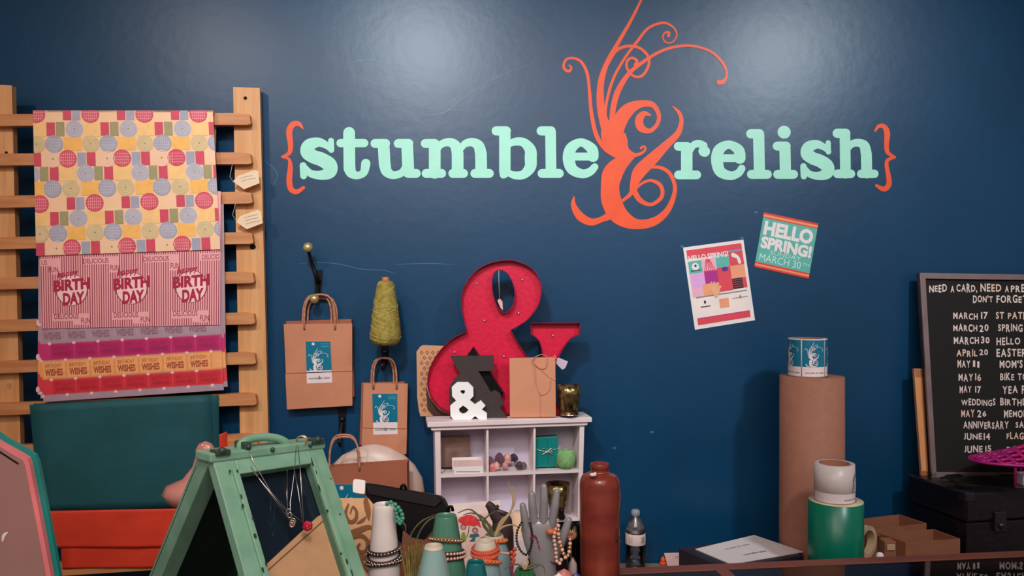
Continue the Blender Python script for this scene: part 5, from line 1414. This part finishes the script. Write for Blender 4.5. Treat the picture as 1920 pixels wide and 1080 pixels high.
# ------------------------------------------------------------------ green hinged A-frame with necklaces
yaw = math.radians(50)
rd = Vector((math.cos(yaw), math.sin(yaw), 0)); fd_ = Vector((math.sin(yaw), -math.cos(yaw), 0))
Az = 1.25
AL = P(386, 857, Az)
LEN = .206
AR = AL + rd*LEN + Vector((0,0,-.010))
hA = AL.z - GC
bF, bB = .205, .255
af = thing('jewellery_easel', (AL+AR)/2 - Vector((0,0,hA)), 'chipped sage green hinged A-frame hung with necklaces, in the foreground', 'jewellery stand')
def panel(a, c, foot, bw, th, inward, name, m, solid=None):
    """a leaning frame: top edge a-c, feet offset by foot"""
    d = Vector((foot.x, foot.y, -hA)); nn = (c-a).cross(d).normalized()
    if nn.dot(foot) < 0: nn = -nn
    t2 = c + Vector((foot.x, foot.y, GC+.010-c.z)); t1 = a + Vector((foot.x, foot.y, GC+.010-a.z))
    def f(u, v, off=0.0): return (a*(1-u)+c*u)*(1-v) + (t1*(1-u)+t2*u)*v + nn*off
    return f, (c-a).length, d.length
ff, wA, lA = panel(AL + fd_*.012, AR + fd_*.012, fd_*bF, .03, .02, 1, '', m_sage)
bu, bv = .036/wA, .036/lA
for nm, x0, y0, x1, y1 in (('stile',0,0,bu,1),('stile',1-bu,0,1,1),('rail',bu,0,1-bu,bv),('rail',bu,1-bv,1-bu,1)):
    b = MB(m_sage); b.slab(ff, x0, y0, x1, y1, -.012, .006)
    gx = .010/wA; gy = .010/lA
    if nm == 'stile':
        s0 = x1-gx if x0 == 0 else x0; b.slab(ff, s0, bv*.7, s0+gx, 1-bv*.7, -.012, .0105)
        random.seed(int(x0*10)+1)
        for _ in range(15):
            v_ = random.uniform(.05, .97); u_ = (x0 if x0 > 0 else x1) + random.uniform(-.01, .01) if random.random() < .5 else random.uniform(x0+.01, x1-.01)
            b.ell(ff, min(max(u_, 0.015), .985), v_, random.uniform(.004, .014), random.uniform(.004, .018), .0112 if abs(u_-s0) < gx*1.3 else .0066, m_sage_d, 7)
    else:
        s0 = y1-gy if y0 == 0 else y0; b.slab(ff, x0-.02, s0, x1+.02, s0+gy, -.012, .0105)
    b.build(nm, af, bevel=.0015)
b = MB(mat('dark_navy_glazing', (18, 32, 44), .12, var=.08)); b.slab(ff, bu*.8, bv*.8, 1-bu*.8, 1-bv*.8, -.016, -.013); b.build('backing_board', af)
# back leaf: framed, with a dark solid board
fb_, wB, lB = panel(AL - fd_*.012, AR - fd_*.012, -fd_*bB, .03, .02, -1, '', m_sage)
bu2, bv2 = .03/wB, .03/lB
for nm, x0, y0, x1, y1 in (('stile',0,0,bu2,1),('stile',1-bu2,0,1,1),('rail',bu2,0,1-bu2,bv2),('rail',bu2,1-bv2,1-bu2,1)):
    b = MB(m_sage); b.slab(fb_, x0, y0, x1, y1, -.022, .010)
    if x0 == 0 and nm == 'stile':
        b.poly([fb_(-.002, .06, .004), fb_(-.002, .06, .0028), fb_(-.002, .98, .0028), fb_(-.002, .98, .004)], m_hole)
    b.build(nm, af, bevel=.0015)
m_navy = mat('dark_green_board', (30, 50, 42), .25, var=.1)
b = MB(m_navy); b.slab(fb_, bu2, bv2, 1-bu2, 1-bv2, -.006, .0); b.build('backing_board', af)
# ridge plate, hinges and handle
def rp_(s_, f_, h_): return AL + (AR-AL)*s_ + fd_*f_ + Vector((0,0,h_))
def rbox(b, s0, s1, f0, f1, h0, h1, m): return b.hexa([rp_(s0,f1,h0), rp_(s1,f1,h0), rp_(s1,f1,h1), rp_(s0,f1,h1), rp_(s0,f0,h0), rp_(s1,f0,h0), rp_(s1,f0,h1), rp_(s0,f0,h1)], m)
b = MB(m_sage); rbox(b, -.03, 1.02, -.022, .024, -.006, .009, m_sage); b.build('ridge_bar', af, bevel=.003)
m_hd = mat('dark_green_hardware', (56, 78, 66), .4, metal=.2)
for s_ in (.08, .95):
    b = MB(m_hd); rbox(b, s_-.07, s_+.05, .006, .028, .004, .013, m_hd); hg = b.build('hinge', af, bevel=.002)
    MB(m_hd).ball(rp_(s_-.02,.026,.012), .006).build('hinge_pin', hg)
b = MB(m_hd); rbox(b, .26, .32, -.01, .024, .006, .02, m_hd); hm = b.build('handle_mount', af, bevel=.003)
MB(m_hd).ball(rp_(.29,.024,.013), .004).build('screw', hm)
for s_ in (.5, .86): MB(m_hd).ball(rp_(s_,.025,.004), .004).build('screw', af)
b = MB(m_sage); b.curve([rp_(.27,.006,.006), rp_(.28,.006,.015), rp_(.34,.006,.021), rp_(.47,.006,.023), rp_(.60,.006,.018), rp_(.68,.006,.010), rp_(.72,.006,.002)], [.006,.007,.007,.007,.007,.007,.006], seg=12); b.build('handle', af)
# tan sheet painting a reflection in the dark glass of the frame
_n0 = (ff(1,0,0)-ff(0,0,0)).cross(ff(0,1,0)-ff(0,0,0)).normalized(); _n0 = _n0 if _n0.y < 0 else -_n0
fi = Plane(ff(0,0,0) - _n0*.010, _n0).m
b = MB(mat('tan_reflection', (188, 148, 108), .8, scale=40, var=.05)); b.prism(fi, [(487,1070),(596,968),(604,966),(684,1240),(676,1250),(560,1330),(532,1290)], -.002, .002); b.stroke(fi, [(490,1080),(548,1028),(604,978)], 2.4, .0025, mat('brown_edge_line', (112, 80, 58), .8))
tag(b.build('reflection_sheet'), 'tan sheet standing for a reflection slanting across the opening of the green A-frame', 'card')
# necklaces
def FP(px_, py_, off):   # on the front leaf of the frame
    a = ff(0,0,0); n0 = (ff(1,0,0)-a).cross(ff(0,1,0)-a).normalized(); n0 = n0 if n0.y < 0 else -n0
    return Plane(a, n0).m(px_, py_, off)
def necklace(paths, lab, pend):
    t = thing('necklace', FP(*paths[0][-1], .012), lab, 'necklace')
    b = MB(m_silver)
    for L in paths: b.tube([FP(x, y, .013) for x, y in L], .0006, seg=5)
    b.build('chain', t)
    pend(t)
def p_silver(t):
    b = MB(m_silver); 
    for x, y, r_ in ((531,965,3.5),(534,972,3.5),(540,984,4.5),(537,990,3)): 
        c_ = FP(x, y, .015); b.tube([c_+Vector((r_*.0009*math.cos(a), 0, r_*.0012*math.sin(a))) for a in [2*PI*i/12 for i in range(12)]], .0009, seg=6, closed=True)
    b.build('pendant', t)
def p_gold(t):
    b = MB(m_gold); c_ = FP(538, 988, .016); b.tube([c_+Vector((.0035*math.cos(a), 0, .005*math.sin(a))) for a in [2*PI*i/14 for i in range(14)]], .0012, seg=6, closed=True); b.build('pendant', t)
def p_rose(t):
    b = MB(mat('red_resin', (176, 14, 50), .25, coat=.4)); c_ = FP(566, 993, .017)
    for i in range(9):
        a = i*2.4; r_ = .0045 if i else 0; b.ball(c_+Vector((r_*math.cos(a), -.002*(i == 0), r_*math.sin(a))), .0042, seg=10)
    b.ball(c_+Vector((.002,-.006,-.002)), .0012, m_silver); b.build('pendant', t)
necklace([[(455,843),(468,872),(500,928),(531,962)], [(531,962),(530,930),(531,885)]], 'silver chain with looped pendant hung slanting across the green frame', p_silver)
necklace([[(548,838),(543,900),(536,950),(538,984)], [(462,880),(490,920),(538,984)]], 'gold chain with oval pendant tied to the frame handle', p_gold)
necklace([[(551,838),(556,900),(561,985)], [(466,888),(520,955),(561,985)], [(543,880),(552,930),(559,985)]], 'silver chain with red rose pendant hung on the green frame', p_rose)
b = MB(m_gold); c_ = rp_(.80,.018,.012)
for i in range(3): b.tube([c_+Vector((.009*math.cos(a), .004*i-.004, .008*math.sin(a))) for a in [2*PI*j/14 for j in range(14)]], .0009, seg=5, closed=True)
tag(b.build('jump_ring'), 'gold wire rings knotted at the right end of the frame handle', 'ring')
# glossy pink vase behind the frame
z = 1.62; k = z/F; c = base_on_glass(385, z)
m_pk = mat('glossy_pink_ceramic', (206, 140, 130), .15, coat=.6, scale=6, rgb2=(188, 112, 104))
b = MB(m_pk); b.lathe(c, [(0,0),(40*k,0),(30*k,yz(958,z)),(66*k,yz(943,z)),(80*k,yz(925,z)),(72*k,yz(910,z)),(42*k,yz(898,z)),(24*k,yz(875,z)),(18*k,yz(855,z)),(18*k,yz(842,z)),(12*k,yz(832,z)),(0,yz(827,z))], seg=40, sy=.6)
tag(b.build('pink_jar'), 'glossy pink jar mostly hidden behind the green A-frame', 'jar')
# glass bauble inside the frame's shade
# ------------------------------------------------------------------ computer screen at the left edge
fm_ = Plane(P(40, 950, 1.06), (.10, -1, 0))
t = thing('computer_monitor', fm_.m(-40, 1215), 'back of a pinkish silver computer screen at the left edge', 'monitor')
def outl(d):    # outline of the housing grown by d
    return [(-260,700-d),(-40,812-d),(0,838-d*.9),(34,858-d*.8),(42,863-d*.6),(46,871-d*.3),(64,962),(88,1090),(100,1160),(-260,1160)] if d == 0 else [(-260,700-d),(-40,812-d),(0,838-d*.9),(36+d*.6,858-d*.6),(44+d*.85,863-d*.35),(47+d,873-d*.2),(65+d,962),(89+d,1090),(101+d,1160),(-260,1160)]
m_al = mat('pinkish_aluminium', (176, 132, 124), .38, metal=.25, var=.03); m_ed = mat('teal_screen_edge', (24, 140, 132), .35)
MB(m_al).prism(fm_.m, outl(0), -.010, 0).build('back_shell', t)
MB(mat('bright_pink_edge', (240, 132, 136), .35)).prism(fm_.m, outl(8), -.010, -.0006).build('edge_band', t)
MB(m_ed).prism(fm_.m, outl(17), -.018, -.0102).build('screen_bezel', t)
b = MB(m_black); b.stroke(fm_.m, [(-8,842),(34,869)], 3, .0006); b.build('vent_slot', t)
b = MB(m_al); b.tube([fm_.m(-90,1150,-.004), Vector((fm_.m(-90,1150,-.004).x, 1.10, GC+.004))], .03, seg=16); b.box(Vector((fm_.m(-90,1150).x, 1.08, GC+.004)), (.18,.14,.008)); b.build('stand', t)
b = MB(m_white); b.stroke(fm_.m, [(5,1014),(8,1003),(15,998)], [3,6,2], .0006, n=5); b.build('white_sliver', t)  # small white sliver on the back shell
